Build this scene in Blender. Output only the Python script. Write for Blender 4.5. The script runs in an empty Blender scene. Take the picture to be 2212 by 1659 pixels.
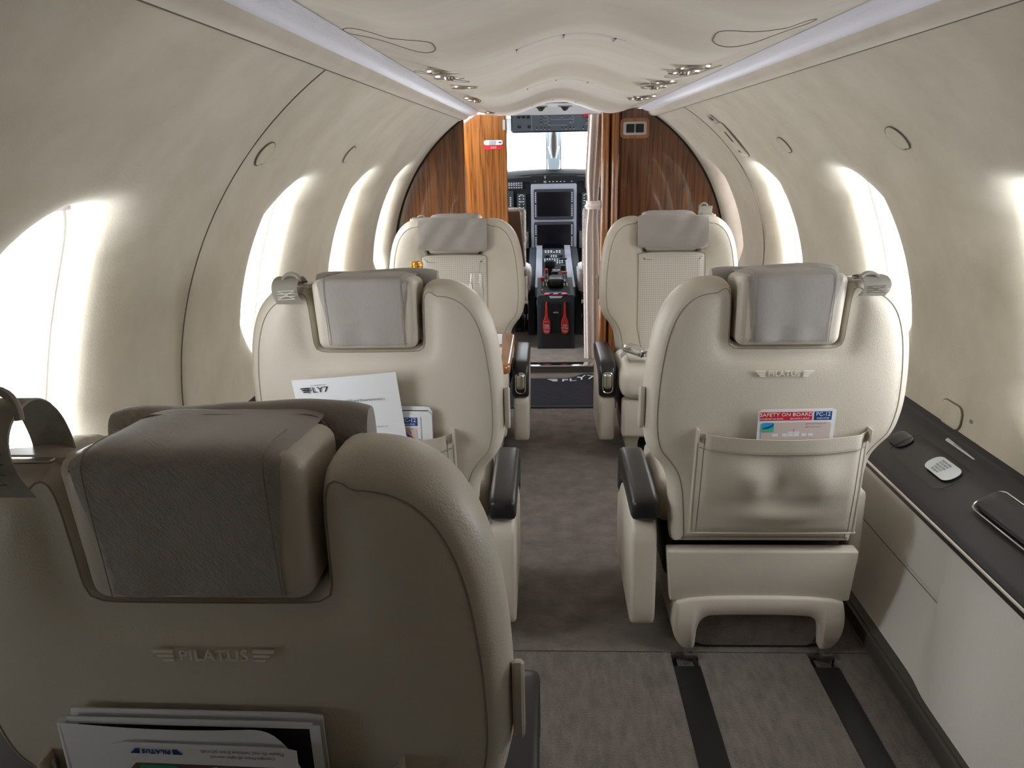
import bpy, bmesh, math, random
import numpy as np
from mathutils import Vector, Matrix
from mathutils.geometry import delaunay_2d_cdt
PI = math.pi
SC = bpy.context.scene
COL = SC.collection
random.seed(7)

# ------------------------------------------------------------------ camera, sky, exposure
F_PX = 1700.0
EYE = 1.15
def cam_axes(psi, th, rho):
    fw = Vector((-math.sin(psi)*math.cos(th), math.cos(psi)*math.cos(th), -math.sin(th)))
    r = Vector((math.cos(psi), math.sin(psi), 0)); u = r.cross(fw)
    return fw, r*math.cos(rho)-u*math.sin(rho), u*math.cos(rho)+r*math.sin(rho)
fw, rt, up = cam_axes(math.radians(2.573), math.radians(16.4535), math.radians(1.1))
cd = bpy.data.cameras.new('camera'); cam = bpy.data.objects.new('camera', cd); COL.objects.link(cam)
cam.matrix_world = Matrix(((rt.x, up.x, -fw.x, 0), (rt.y, up.y, -fw.y, 0), (rt.z, up.z, -fw.z, EYE), (0, 0, 0, 1)))
cd.sensor_fit = 'HORIZONTAL'; cd.sensor_width = 36; cd.lens = 36*F_PX/2212.0; cd.clip_start = .02; cd.clip_end = 200
SC.camera = cam
w = bpy.data.worlds.new('sky'); SC.world = w; w.use_nodes = True
bg = w.node_tree.nodes['Background']; bg.inputs[0].default_value = (.98, .99, 1.0, 1); bg.inputs[1].default_value = 11.0
SC.view_settings.view_transform = 'Standard'; SC.view_settings.look = 'None'
SC.view_settings.gamma = 1; SC.view_settings.exposure = 0.14; SC.view_settings.use_curve_mapping = False
SC.cycles.max_bounces = 12; SC.cycles.diffuse_bounces = 8; SC.cycles.glossy_bounces = 4; SC.cycles.transmission_bounces = 8
SC.cycles.transparent_max_bounces = 12; SC.cycles.use_denoising = True
SC.cycles.caustics_reflective = False; SC.cycles.caustics_refractive = False
SC.cycles.sample_clamp_indirect = 6

# ------------------------------------------------------------------ materials
def nd(nt, t, **kw):
    n = nt.nodes.new(t)
    for k, v in kw.items(): setattr(n, k, v)
    return n
def mat(name, col, rough=.5, metal=0, coat=0, bump=0, bscale=300, var=0, vscale=6, sheen=0, spec=.5, col2=None, stretch=None, bdist=.001):
    m = bpy.data.materials.new(name); m.use_nodes = True; nt = m.node_tree; b = nt.nodes['Principled BSDF']
    b.inputs['Base Color'].default_value = (*col, 1); b.inputs['Roughness'].default_value = rough
    b.inputs['Metallic'].default_value = metal; b.inputs['Coat Weight'].default_value = coat
    b.inputs['Coat Roughness'].default_value = .04; b.inputs['Specular IOR Level'].default_value = spec
    if sheen: b.inputs['Sheen Weight'].default_value = sheen
    tc = nd(nt, 'ShaderNodeTexCoord'); mp = nd(nt, 'ShaderNodeMapping'); nt.links.new(tc.outputs['Object'], mp.inputs[0])
    if stretch: mp.inputs['Scale'].default_value = stretch
    if var or col2:
        n = nd(nt, 'ShaderNodeTexNoise'); n.inputs['Scale'].default_value = vscale; n.inputs['Detail'].default_value = 6
        n.inputs['Roughness'].default_value = .62
        nt.links.new(mp.outputs[0], n.inputs['Vector'])
        r = nd(nt, 'ShaderNodeValToRGB'); nt.links.new(n.outputs['Fac'], r.inputs[0])
        c2 = col2 or tuple(max(0, c*(1-var)) for c in col); c1 = col if col2 else tuple(min(1, c*(1+var*.6)) for c in col)
        r.color_ramp.elements[0].position = .32; r.color_ramp.elements[0].color = (*c2, 1)
        r.color_ramp.elements[1].position = .68; r.color_ramp.elements[1].color = (*c1, 1)
        nt.links.new(r.outputs[0], b.inputs['Base Color'])
    if bump:
        n = nd(nt, 'ShaderNodeTexNoise'); n.inputs['Scale'].default_value = bscale; n.inputs['Detail'].default_value = 2
        nt.links.new(tc.outputs['Object'], n.inputs['Vector'])
        bp = nd(nt, 'ShaderNodeBump'); bp.inputs['Strength'].default_value = bump; bp.inputs['Distance'].default_value = bdist
        nt.links.new(n.outputs['Fac'], bp.inputs['Height']); nt.links.new(bp.outputs[0], b.inputs['Normal'])
    return m
def wood(name, dark, light, rough=.18):
    m = bpy.data.materials.new(name); m.use_nodes = True; nt = m.node_tree; b = nt.nodes['Principled BSDF']
    b.inputs['Roughness'].default_value = rough; b.inputs['Coat Weight'].default_value = .8; b.inputs['Coat Roughness'].default_value = .03
    tc = nd(nt, 'ShaderNodeTexCoord'); mp = nd(nt, 'ShaderNodeMapping'); mp.inputs['Scale'].default_value = (13, 13, .5)
    nt.links.new(tc.outputs['Object'], mp.inputs[0])
    n0 = nd(nt, 'ShaderNodeTexNoise'); n0.inputs['Scale'].default_value = 2.2; n0.inputs['Detail'].default_value = 3; n0.inputs['Distortion'].default_value = .5
    nt.links.new(mp.outputs[0], n0.inputs['Vector'])
    ml = nd(nt, 'ShaderNodeMath', operation='MULTIPLY'); ml.inputs[1].default_value = 9; nt.links.new(n0.outputs['Fac'], ml.inputs[0])
    fr = nd(nt, 'ShaderNodeMath', operation='PINGPONG'); fr.inputs[1].default_value = 1; nt.links.new(ml.outputs[0], fr.inputs[0])
    mp2 = nd(nt, 'ShaderNodeMapping'); mp2.inputs['Scale'].default_value = (120, 120, 4); nt.links.new(tc.outputs['Object'], mp2.inputs[0])
    n1 = nd(nt, 'ShaderNodeTexNoise'); n1.inputs['Scale'].default_value = 1.6; n1.inputs['Detail'].default_value = 5
    nt.links.new(mp2.outputs[0], n1.inputs['Vector'])
    mx = nd(nt, 'ShaderNodeMath', operation='MULTIPLY_ADD'); mx.inputs[1].default_value = .55; nt.links.new(fr.outputs[0], mx.inputs[0])
    m2 = nd(nt, 'ShaderNodeMath', operation='MULTIPLY'); m2.inputs[1].default_value = .6; nt.links.new(n1.outputs['Fac'], m2.inputs[0])
    nt.links.new(m2.outputs[0], mx.inputs[2])
    r = nd(nt, 'ShaderNodeValToRGB'); nt.links.new(mx.outputs[0], r.inputs[0])
    mid = tuple((a+c)/2 for a, c in zip(dark, light))
    r.color_ramp.elements[0].position = .22; r.color_ramp.elements[0].color = (*dark, 1)
    r.color_ramp.elements[1].position = .85; r.color_ramp.elements[1].color = (*light, 1)
    e = r.color_ramp.elements.new(.42); e.color = (*mid, 1)
    nt.links.new(r.outputs[0], b.inputs['Base Color'])
    return m
def fabric(name, col, sc=900, bump=.5, var=.12):
    m = bpy.data.materials.new(name); m.use_nodes = True; nt = m.node_tree; b = nt.nodes['Principled BSDF']
    b.inputs['Roughness'].default_value = .85; b.inputs['Sheen Weight'].default_value = .25
    tc = nd(nt, 'ShaderNodeTexCoord')
    w1 = nd(nt, 'ShaderNodeTexWave', bands_direction='DIAGONAL'); w1.inputs['Scale'].default_value = sc*.33; w1.inputs['Distortion'].default_value = 1.2
    nt.links.new(tc.outputs['Object'], w1.inputs['Vector'])
    mp = nd(nt, 'ShaderNodeMapping'); mp.inputs['Scale'].default_value = (1, 1, .12); nt.links.new(tc.outputs['Object'], mp.inputs[0])
    n = nd(nt, 'ShaderNodeTexNoise'); n.inputs['Scale'].default_value = 500; n.inputs['Detail'].default_value = 3; nt.links.new(mp.outputs[0], n.inputs['Vector'])
    ad = nd(nt, 'ShaderNodeMath', operation='ADD'); nt.links.new(w1.outputs['Fac'], ad.inputs[0]); nt.links.new(n.outputs['Fac'], ad.inputs[1])
    r = nd(nt, 'ShaderNodeValToRGB'); r.color_ramp.elements[0].position = .3; r.color_ramp.elements[1].position = 1.0
    r.color_ramp.elements[0].color = (*[c*(1-var) for c in col], 1); r.color_ramp.elements[1].color = (*[min(1, c*(1+var)) for c in col], 1)
    hf = nd(nt, 'ShaderNodeMath', operation='MULTIPLY'); hf.inputs[1].default_value = .65; nt.links.new(ad.outputs[0], hf.inputs[0])
    nt.links.new(hf.outputs[0], r.inputs[0]); nt.links.new(r.outputs[0], b.inputs['Base Color'])
    bp = nd(nt, 'ShaderNodeBump'); bp.inputs['Strength'].default_value = bump; bp.inputs['Distance'].default_value = .0006
    nt.links.new(ad.outputs[0], bp.inputs['Height']); nt.links.new(bp.outputs[0], b.inputs['Normal'])
    return m
def perforated(name, col):
    m = mat(name, col, .45, bump=.25, bscale=500); nt = m.node_tree; b = nt.nodes['Principled BSDF']
    tc = nd(nt, 'ShaderNodeTexCoord'); sp = nd(nt, 'ShaderNodeSeparateXYZ'); nt.links.new(tc.outputs['Object'], sp.inputs[0])
    outs = []
    for i in (0, 2):
        a = nd(nt, 'ShaderNodeMath', operation='MULTIPLY'); a.inputs[1].default_value = 2*PI/.0085; nt.links.new(sp.outputs[i], a.inputs[0])
        s = nd(nt, 'ShaderNodeMath', operation='SINE'); nt.links.new(a.outputs[0], s.inputs[0]); outs.append(s)
    ad = nd(nt, 'ShaderNodeMath', operation='ADD'); nt.links.new(outs[0].outputs[0], ad.inputs[0]); nt.links.new(outs[1].outputs[0], ad.inputs[1])
    gt = nd(nt, 'ShaderNodeMath', operation='GREATER_THAN'); gt.inputs[1].default_value = 1.35; nt.links.new(ad.outputs[0], gt.inputs[0])
    mx = nd(nt, 'ShaderNodeMix', data_type='RGBA'); nt.links.new(gt.outputs[0], mx.inputs['Factor'])
    mx.inputs['A'].default_value = (*col, 1); mx.inputs['B'].default_value = (*[c*.55 for c in col], 1)
    nt.links.new(mx.outputs['Result'], b.inputs['Base Color'])
    return m
def pane_mat(name):
    m = bpy.data.materials.new(name); m.use_nodes = True; nt = m.node_tree; nt.nodes.clear()
    o = nd(nt, 'ShaderNodeOutputMaterial'); t = nd(nt, 'ShaderNodeBsdfTransparent'); t.inputs[0].default_value = (.93, .95, .96, 1)
    g = nd(nt, 'ShaderNodeBsdfGlossy'); g.inputs['Roughness'].default_value = .02; lw = nd(nt, 'ShaderNodeLayerWeight'); pw = nd(nt, 'ShaderNodeMath', operation='POWER'); pw.inputs[1].default_value = 5; nt.links.new(lw.outputs['Facing'], pw.inputs[0])
    f = nd(nt, 'ShaderNodeMath', operation='MULTIPLY_ADD'); f.inputs[1].default_value = .35; f.inputs[2].default_value = .03; nt.links.new(pw.outputs[0], f.inputs[0])
    mx = nd(nt, 'ShaderNodeMixShader'); nt.links.new(f.outputs[0], mx.inputs[0]); nt.links.new(t.outputs[0], mx.inputs[1]); nt.links.new(g.outputs[0], mx.inputs[2])
    nt.links.new(mx.outputs[0], o.inputs[0]); return m
def glass_mat(name, col=(1, 1, 1), tr=1.0):
    m = bpy.data.materials.new(name); m.use_nodes = True; b = m.node_tree.nodes['Principled BSDF']
    b.inputs['Base Color'].default_value = (*col, 1); b.inputs['Roughness'].default_value = 0; b.inputs['Transmission Weight'].default_value = tr; b.inputs['IOR'].default_value = 1.45
    return m
LEA = (.63, .58, .50)
M = dict(
    leather=mat('beige_leather', LEA, .42, bump=.35, bscale=420, var=.05, vscale=5, bdist=.0012),
    perf=perforated('perforated_leather', (.64, .605, .54)),
    stitch=mat('leather_stitch', (.30, .265, .215), .8),
    seam=mat('seam_thread', (.16, .14, .115), .8),
    thread=mat('pale_thread', (.86, .83, .77), .45),
    cloth=fabric('taupe_cloth', (.40, .375, .355)),
    web=fabric('seat_belt_webbing', (.40, .37, .32), sc=1400, bump=.8),
    plastic=mat('dark_plastic', (.015, .014, .017), .34, bump=.1, bscale=900),
    cream=mat('cream_plastic', (.60, .56, .49), .3),
    satin=mat('satin_metal', (.62, .59, .54), .28, metal=1),
    chrome=mat('chrome', (.8, .8, .82), .12, metal=1),
    suede=mat('beige_suede', (.68, .625, .525), .85, bump=.3, bscale=260, sheen=.3, col2=(.565, .51, .41), vscale=6),
    ceil=mat('ceiling_suede', (.72, .65, .565), .7, bump=.2, bscale=260, sheen=.3, col2=(.62, .555, .47), vscale=5, stretch=(.6, 1.6, 1)),
    strip=mat('lavender_diffuser', (.84, .84, .94), .4),
    carpet=mat('brown_grey_carpet', (.205, .172, .147), .95, bump=1.0, bscale=330, col2=(.11, .09, .076), vscale=14, sheen=.15, bdist=.004),
    carpet2=mat('ribbed_carpet', (.19, .162, .14), .95, bump=1.0, bscale=260, col2=(.11, .092, .078), vscale=22, sheen=.15, stretch=(2.5, .7, 1), bdist=.004),
    black=mat('black_rubber', (.006, .006, .007), .55),
    mat_=mat('navy_mat', (.022, .024, .042), .95, bump=1.0, bscale=500, col2=(.010, .011, .022), vscale=60, bdist=.004),
    matedge=mat('mat_border', (.06, .075, .11), .8),
    side=fabric('side_panel_fabric', (.80, .77, .72), sc=1100, bump=.3, var=.06),
    post=mat('post_grey_blue', (.30, .37, .42), .5),
    white=mat('white_plastic', (.80, .82, .84), .4),
    paper=mat('white_paper', (.83, .85, .90), .6),
    ink=mat('black_ink', (.02, .02, .03), .6), greyink=mat('grey_ink', (.25, .25, .28), .6),
    red=mat('safety_red', (.68, .03, .05), .45), dred=mat('lever_red', (.36, .025, .02), .35), blue=mat('logo_blue', (.015, .07, .28), .45),
    green=mat('card_green', (.04, .33, .17), .5), sky=mat('card_sky', (.03, .38, .75), .5), grass=mat('card_grass', (.06, .55, .28), .5),
    pink=mat('card_beige', (.66, .56, .54), .5), brown=mat('photo_brown', (.15, .085, .075), .5),
    dwood=wood('dark_walnut', (.030, .009, .003), (.17, .058, .014)),
    owood=wood('lit_golden_walnut', (.11, .036, .009), (.42, .165, .042)),  # paler veneer, its tone also lifted for daylight from the entry door
    twood=wood('table_cherry', (.22, .07, .02), (.42, .16, .05)),
    gold=mat('gold_foil', (.75, .36, .07), .28, metal=1, bump=1, bscale=120, bdist=.004),
    bottle=glass_mat('bottle_glass', (.05, .12, .04), .8), glass=glass_mat('clear_glass'),
    pane=pane_mat('window_pane'),
    panel=mat('cockpit_grey', (.008, .0095, .012), .75, spec=.2), panel2=mat('cockpit_mid_grey', (.022, .028, .036), .65, spec=.3),
    silver=mat('console_silver', (.26, .28, .33), .4), screen=mat('display_black', (.003, .003, .006), .12),
    key=mat('key_white', (.75, .8, .85), .5), knob=mat('black_knob', (.01, .01, .01), .35),
    ovh=mat('overhead_blue_grey', (.13, .17, .215), .5), ckw=mat('cockpit_headliner', (.80, .83, .87), .6),
    fleece=mat('sheepskin', (.82, .80, .77), .95, bump=1, bscale=120, bdist=.02, sheen=.6),
    brownback=mat('brown_leather', (.16, .105, .07), .5),
    curtain=mat('curtain_cloth', (.74, .67, .64), .8, bump=.3, bscale=700, sheen=.3),
    kick=mat('kick_strip', (.075, .068, .06), .5),
    label=mat('silver_label', (.55, .58, .58), .4),
    pleat=mat('pleated_shade', (.72, .68, .68), .8),
)

def translucent(m, col, f=.4):
    nt = m.node_tree; b = nt.nodes['Principled BSDF']; o = nt.nodes['Material Output']
    t = nd(nt, 'ShaderNodeBsdfTranslucent'); t.inputs[0].default_value = (*col, 1); x = nd(nt, 'ShaderNodeMixShader'); x.inputs[0].default_value = f
    nt.links.new(b.outputs[0], x.inputs[1]); nt.links.new(t.outputs[0], x.inputs[2]); nt.links.new(x.outputs[0], o.inputs[0])
translucent(M['pleat'], (.75, .68, .70), .35)
# ------------------------------------------------------------------ object helpers
def obj(name, vf, m, parent=None, smooth=40, kind=None, label=None, cat=None, group=None, loc=None):
    if isinstance(vf, bpy.types.Mesh): me = vf
    else:
        me = bpy.data.meshes.new(name); me.from_pydata([tuple(v) for v in vf[0]], [], vf[1]); me.update()
        bm = bmesh.new(); bm.from_mesh(me); bmesh.ops.recalc_face_normals(bm, faces=bm.faces[:]); bm.to_mesh(me); bm.free()
    if smooth:
        me.polygons.foreach_set('use_smooth', [True]*len(me.polygons)); me.set_sharp_from_angle(angle=math.radians(smooth))
    me.materials.clear(); me.materials.append(m if not isinstance(m, str) else M[m])
    o = bpy.data.objects.new(name, me); COL.objects.link(o)
    if parent: o.parent = parent
    if loc: o.location = loc
    tag(o, label, cat, group, kind)
    return o
def tag(o, label=None, cat=None, group=None, kind=None):
    if label: o['label'] = label
    if cat: o['category'] = cat
    if group: o['group'] = group
    if kind: o['kind'] = kind
    return o
def empty(name, loc, label, cat, group=None, rz=0):
    o = bpy.data.objects.new(name, None); COL.objects.link(o); o.location = loc; o.rotation_euler = (0, 0, rz); o.empty_display_size = .05
    return tag(o, label, cat, group)
def join(*parts):
    V = []; Fc = []
    for v, f in parts:
        b = len(V); V += list(v); Fc += [tuple(i+b for i in q) for q in f]
    return V, Fc
def xf(vf, fn): return [fn(*v) for v in vf[0]], vf[1]
def mx(vf, m): return [tuple(m @ Vector(v)) for v in vf[0]], vf[1]
def shift(vf, d): return [(v[0]+d[0], v[1]+d[1], v[2]+d[2]) for v in vf[0]], vf[1]
def rbox(c, s, r=.004, seg=2, taper=None):
    bm = bmesh.new(); bmesh.ops.create_cube(bm, size=1)
    for v in bm.verts: v.co = Vector((v.co.x*s[0], v.co.y*s[1], v.co.z*s[2]))
    r = min(r, min(s)*.49)
    if r > 0: bmesh.ops.bevel(bm, geom=bm.edges[:]+bm.verts[:], offset=r, segments=seg, profile=.5, affect='EDGES')
    bm.verts.index_update()
    V = [tuple(v.co) for v in bm.verts]; Fc = [tuple(v.index for v in f.verts) for f in bm.faces]; bm.free()
    if taper: V = [taper(x/s[0], y/s[1], z/s[2], x, y, z) for x, y, z in V]
    return [(x+c[0], y+c[1], z+c[2]) for x, y, z in V], Fc
def box(a, b, r=0, seg=2):
    return rbox([(a[i]+b[i])/2 for i in range(3)], [abs(b[i]-a[i]) for i in range(3)], r, seg)
def tube(path, r, n=8, closed=False, cap=True):
    P = [Vector(p) for p in path]; N = len(P); V = []; Fc = []
    ref = Vector((0, 0, 1))
    for i in range(N):
        a = P[(i-1) % N] if (closed or i) else P[0]; b = P[(i+1) % N] if (closed or i < N-1) else P[-1]
        t = (b-a).normalized() if (b-a).length > 1e-9 else Vector((0, 0, 1))
        if i == 0:
            ref = Vector((0, 0, 1)) if abs(t.z) < .9 else Vector((1, 0, 0))
        u = (ref - t*ref.dot(t)).normalized(); ref = u; v = t.cross(u)
        rr = r[i] if isinstance(r, (list, tuple)) else r
        for k in range(n):
            a_ = 2*PI*k/n; V.append(tuple(P[i]+u*math.cos(a_)*rr+v*math.sin(a_)*rr))
    for i in range(N if closed else N-1):
        j = (i+1) % N
        for k in range(n): Fc.append((i*n+k, i*n+(k+1) % n, j*n+(k+1) % n, j*n+k))
    if cap and not closed: Fc.append(tuple(range(n))[::-1]); Fc.append(tuple((N-1)*n+k for k in range(n)))
    return V, Fc
def lathe(prof, n=32, c=(0, 0, 0), cap=True):
    V = []; Fc = []
    for r, z in prof:
        for k in range(n):
            a = 2*PI*k/n; V.append((c[0]+r*math.cos(a), c[1]+r*math.sin(a), c[2]+z))
    for i in range(len(prof)-1):
        for k in range(n): Fc.append((i*n+k, i*n+(k+1) % n, (i+1)*n+(k+1) % n, (i+1)*n+k))
    if cap:
        Fc.append(tuple(range(n))[::-1]); Fc.append(tuple((len(prof)-1)*n+k for k in range(n)))
    return V, Fc
def grid(fn, nu, nv):
    V = [fn(i/nu, j/nv) for i in range(nu+1) for j in range(nv+1)]
    Fc = [(i*(nv+1)+j, (i+1)*(nv+1)+j, (i+1)*(nv+1)+j+1, i*(nv+1)+j+1) for i in range(nu) for j in range(nv)]
    return V, Fc
def sheet(fn, nrm, nu, nv, th):
    a = grid(fn, nu, nv); b = grid(lambda u, v: tuple(Vector(fn(u, v))+Vector(nrm(u, v))*th), nu, nv)
    V = a[0]+b[0]; o = len(a[0]); Fc = a[1]+[tuple(i+o for i in q)[::-1] for q in b[1]]
    id_ = lambda i, j: i*(nv+1)+j
    per = [id_(i, 0) for i in range(nu+1)]+[id_(nu, j) for j in range(1, nv+1)]+[id_(i, nv) for i in range(nu-1, -1, -1)]+[id_(0, j) for j in range(nv-1, 0, -1)]
    for k in range(len(per)):
        p, q = per[k], per[(k+1) % len(per)]; Fc.append((p, q, q+o, p+o))
    return V, Fc
def chaikin(pts, n=3, closed=True):
    for _ in range(n):
        out = []
        N = len(pts)
        rng = range(N) if closed else range(N-1)
        if not closed: out.append(pts[0])
        for i in rng:
            a = pts[i]; b = pts[(i+1) % N]
            out.append(tuple(a[k]*.75+b[k]*.25 for k in range(len(a)))); out.append(tuple(a[k]*.25+b[k]*.75 for k in range(len(a))))
        if not closed: out.append(pts[-1])
        pts = out
    return pts
def resample(pts, d, closed=True):
    P = [Vector(p) for p in pts]; out = []
    if closed: P = P+[P[0]]
    L = [0]
    for i in range(1, len(P)): L.append(L[-1]+(P[i]-P[i-1]).length)
    n = max(8, int(L[-1]/d)); j = 0
    for k in range(n if closed else n+1):
        t = L[-1]*k/n
        while j < len(P)-2 and L[j+1] < t: j += 1
        f = (t-L[j])/max(1e-9, L[j+1]-L[j]); out.append(tuple(P[j].lerp(P[j+1], f)))
    return out
def ccw(p):
    a = sum(p[i][0]*p[(i+1) % len(p)][1]-p[(i+1) % len(p)][0]*p[i][1] for i in range(len(p)))
    return p if a > 0 else p[::-1]
def inset(p, d0, w=2, scl=None):
    N = len(p); out = []
    for i in range(N):
        d = d0*(scl(*p[i]) if scl else 1)
        a = p[(i-w) % N]; b = p[(i+w) % N]; tx, ty = b[0]-a[0], b[1]-a[1]; l = math.hypot(tx, ty) or 1
        out.append((p[i][0]-ty/l*d, p[i][1]+tx/l*d))
    return out
def slab(outline, rings, axis='xz'):
    """outline in a plane, rings = (inset, depth) from one cap to the other; depth runs along the third axis"""
    p = ccw(outline); N = len(p); V = []; Fc = []
    for ins, dep in rings:
        for a, b in inset(p, ins):
            V.append((a, dep, b) if axis == 'xz' else ((a, b, dep) if axis == 'xy' else (dep, a, b)))
    for r in range(len(rings)-1):
        for k in range(N): Fc.append((r*N+k, r*N+(k+1) % N, (r+1)*N+(k+1) % N, (r+1)*N+k))
    bm = bmesh.new(); vs = [bm.verts.new(v) for v in V]
    for f in Fc: bm.faces.new([vs[i] for i in f])
    c1 = bm.faces.new(vs[:N][::-1]); c2 = bm.faces.new(vs[-N:])
    bmesh.ops.triangulate(bm, faces=[c1, c2]); bm.verts.index_update()
    out = ([tuple(v.co) for v in bm.verts], [tuple(v.index for v in f.verts) for f in bm.faces]); bm.free()
    return out
def soft_slab(outline, rings, rear, front, sp=.011, scl=None):
    """slab in the xz plane whose two faces curve with the distance from the outline"""
    p = ccw(outline); N = len(p); V = []; Fc = []
    for ins, dep in rings:
        for a, b in inset(p, ins, 2, scl): V.append((a, dep, b))
    for r in range(len(rings)-1):
        for k in range(N): Fc.append((r*N+k, r*N+(k+1) % N, (r+1)*N+(k+1) % N, (r+1)*N+k))
    A = np.array(p); D = lambda q: np.sqrt(((np.array(q)[:, None, :]-A[None, :, :])**2).sum(2)).min(1)
    for (i0, dep), fn in ((rings[0], rear), (rings[-1], front)):
        b = inset(p, i0, 2, scl); B = np.array(b); xs = B[:, 0]; zs = B[:, 1]
        pts = [(x+(.5*sp if j % 2 else 0), z) for j, z in enumerate(np.arange(zs.min(), zs.max(), sp*.87)) for x in np.arange(xs.min(), xs.max(), sp)]
        dB = np.sqrt(((np.array(pts)[:, None, :]-B[None, :, :])**2).sum(2)).min(1)
        pts = [q for q, d in zip(pts, dB) if d > sp*.45]
        allp = [Vector(q) for q in b]+[Vector(q) for q in pts]
        r_ = delaunay_2d_cdt(allp, [(k, (k+1) % N) for k in range(N)], [], 1, 1e-6)
        ov, fs, orig = r_[0], r_[2], r_[3]; base = len(V); dd = D([(q.x, q.y) for q in ov])
        for q, o_, d in zip(ov, orig, dd): V.append((q.x, dep if any(o < N for o in o_) else fn(max(d, i0)-i0), q.y))
        Fc += [tuple(base+i for i in f) for f in fs]
    bm = bmesh.new(); vs = [bm.verts.new(v) for v in V]
    for f in Fc:
        try: bm.faces.new([vs[i] for i in f])
        except ValueError: pass
    bmesh.ops.remove_doubles(bm, verts=bm.verts[:], dist=1e-5)
    for v in [v for v in bm.verts if not v.link_faces]: bm.verts.remove(v)
    bm.verts.index_update()
    out = ([tuple(v.co) for v in bm.verts], [tuple(v.index for v in f.verts) for f in bm.faces]); bm.free()
    return out
def rrect(cx, cy, w_, h_, r, n=5):
    out = []
    for (sx, sy, a0) in ((1, 1, 0), (-1, 1, 90), (-1, -1, 180), (1, -1, 270)):
        for k in range(n+1):
            a = math.radians(a0+90*k/n); out.append((cx+sx*(w_/2-r)+r*math.cos(a), cy+sy*(h_/2-r)+r*math.sin(a)))
    return out
def text(s, size, m4, depth=.0004, align='CENTER', xs=1.0, space=1.0):
    c = bpy.data.curves.new('t', 'FONT'); c.body = s; c.size = size; c.extrude = depth; c.align_x = align; c.align_y = 'CENTER'; c.space_character = space
    c.resolution_u = 2
    t = bpy.data.objects.new('t', c); COL.objects.link(t); dg = bpy.context.evaluated_depsgraph_get(); dg.update()
    me = bpy.data.meshes.new_from_object(t.evaluated_get(dg))
    vf = ([tuple(m4 @ Vector((v.co.x*xs, v.co.y, v.co.z))) for v in me.vertices], [tuple(p.vertices) for p in me.polygons])
    bpy.data.objects.remove(t); bpy.data.curves.remove(c); bpy.data.meshes.remove(me)
    return vf
def frame_m(o, x, y):
    x = Vector(x).normalized(); y = Vector(y); y = (y-x*y.dot(x)).normalized(); z = x.cross(y)
    return Matrix(((x.x, y.x, z.x, o[0]), (x.y, y.y, z.y, o[1]), (x.z, y.z, z.z, o[2]), (0, 0, 0, 1)))
def plate(m4, w_, h_, r, th, cx=0, cy=0, z0=0):
    return mx(slab(resample(rrect(cx, cy, w_, h_, r), max(.0012, min(w_, h_)/12)), [(0, z0), (0, z0+th)], 'xy'), m4)

# ------------------------------------------------------------------ cabin shell
CX, CZ, R = .07, .586, .88
YB, YF = -.9, 4.24
def cyl(side, Y, deg, out=0.0):
    a = math.radians(deg); r = R+out
    return (CX+side*r*math.cos(a), Y, CZ+r*math.sin(a))
WINS = {-1: [.28, 1.17, 2.25, 3.12, 3.93], 1: [.50, 1.40, 2.26, 3.165, 4.05]}  # first on each side is out of view, added to light the near seat
A0, A1, ASEAM = -4.0, 42.0, 55.6
AC, AH = 16.6, 16.2        # window centre and half height, degrees
def superell(t, n=3.0):
    c, s = math.cos(t), math.sin(t)
    return (abs(c)**(2/n))*(1 if c >= 0 else -1), (abs(s)**(2/n))*(1 if s >= 0 else -1)
def wall(side, name, y_from, y_to):
    V = []; Fc = []
    def add(vf):
        b = len(V); V.extend(vf[0]); Fc.extend([tuple(i+b for i in q) for q in vf[1]])
    wy = [y for y in WINS[side] if y_from < y < y_to]
    cuts = [y_from]
    for a, b in zip(wy, wy[1:]): cuts.append((a+b)/2)
    cuts.append(y_to)
    for k, yc in enumerate(wy):
        ya, yb = cuts[k], cuts[k+1]; nY = 20; nS = 20
        hw = .153 if yc < 4 else .115
        per = []
        for i in range(nY): per.append((ya+(yb-ya)*i/nY, A0))
        for i in range(nS): per.append((yb, A0+(A1-A0)*i/nS))
        for i in range(nY): per.append((yb-(yb-ya)*i/nY, A1))
        for i in range(nS): per.append((ya, A1-(A1-A0)*i/nS))
        N = len(per)
        prof = [(1, 0), (.8, 0), (.6, 0), (.48, .0006), (.38, .0025), (.30, .0058), (.22, .0115), (.15, .019), (.09, .028), (.04, .038), (.012, .047), (0, .055), (-.02, .075), (-.05, .10)]
        rings = []
        for u, d in prof:
            ring = []
            for (Y, A) in per:
                t = math.atan2((A-AC)/AH, (Y-yc)/hw)
                # angle matched by direction towards the perimeter point
                sx, sy = superell(t)
                hy, ha = yc+sx*hw, AC+sy*AH
                uu = max(u, 0)
                y = hy+(Y-hy)*uu; a = ha+(A-ha)*uu
                if u < 0: y = yc+(hy-yc)*(1+u); a = AC+(ha-AC)*(1+u)
                ring.append(cyl(side, y, a, d))
            rings.append(ring)
        base = len(V)
        for ring in rings: V.extend(ring)
        for r in range(len(rings)-1):
            for i in range(N): Fc.append((base+r*N+i, base+r*N+(i+1) % N, base+(r+1)*N+(i+1) % N, base+(r+1)*N+i))
        add(grid(lambda u, v: cyl(side, ya+(yb-ya)*u, A1+(ASEAM-A1)*v), nY, 10))
        add(grid(lambda u, v: cyl(side, ya+(yb-ya)*u, -14+(A0+14)*v), nY, 5))
    bm = bmesh.new(); me = bpy.data.meshes.new(name); me.from_pydata(V, [], Fc); bm.from_mesh(me)
    bmesh.ops.remove_doubles(bm, verts=bm.verts[:], dist=1e-5); bmesh.ops.recalc_face_normals(bm, faces=bm.faces[:]); bm.to_mesh(me); bm.free()
    return obj(name, me, 'suede', smooth=50, kind='structure')
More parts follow.
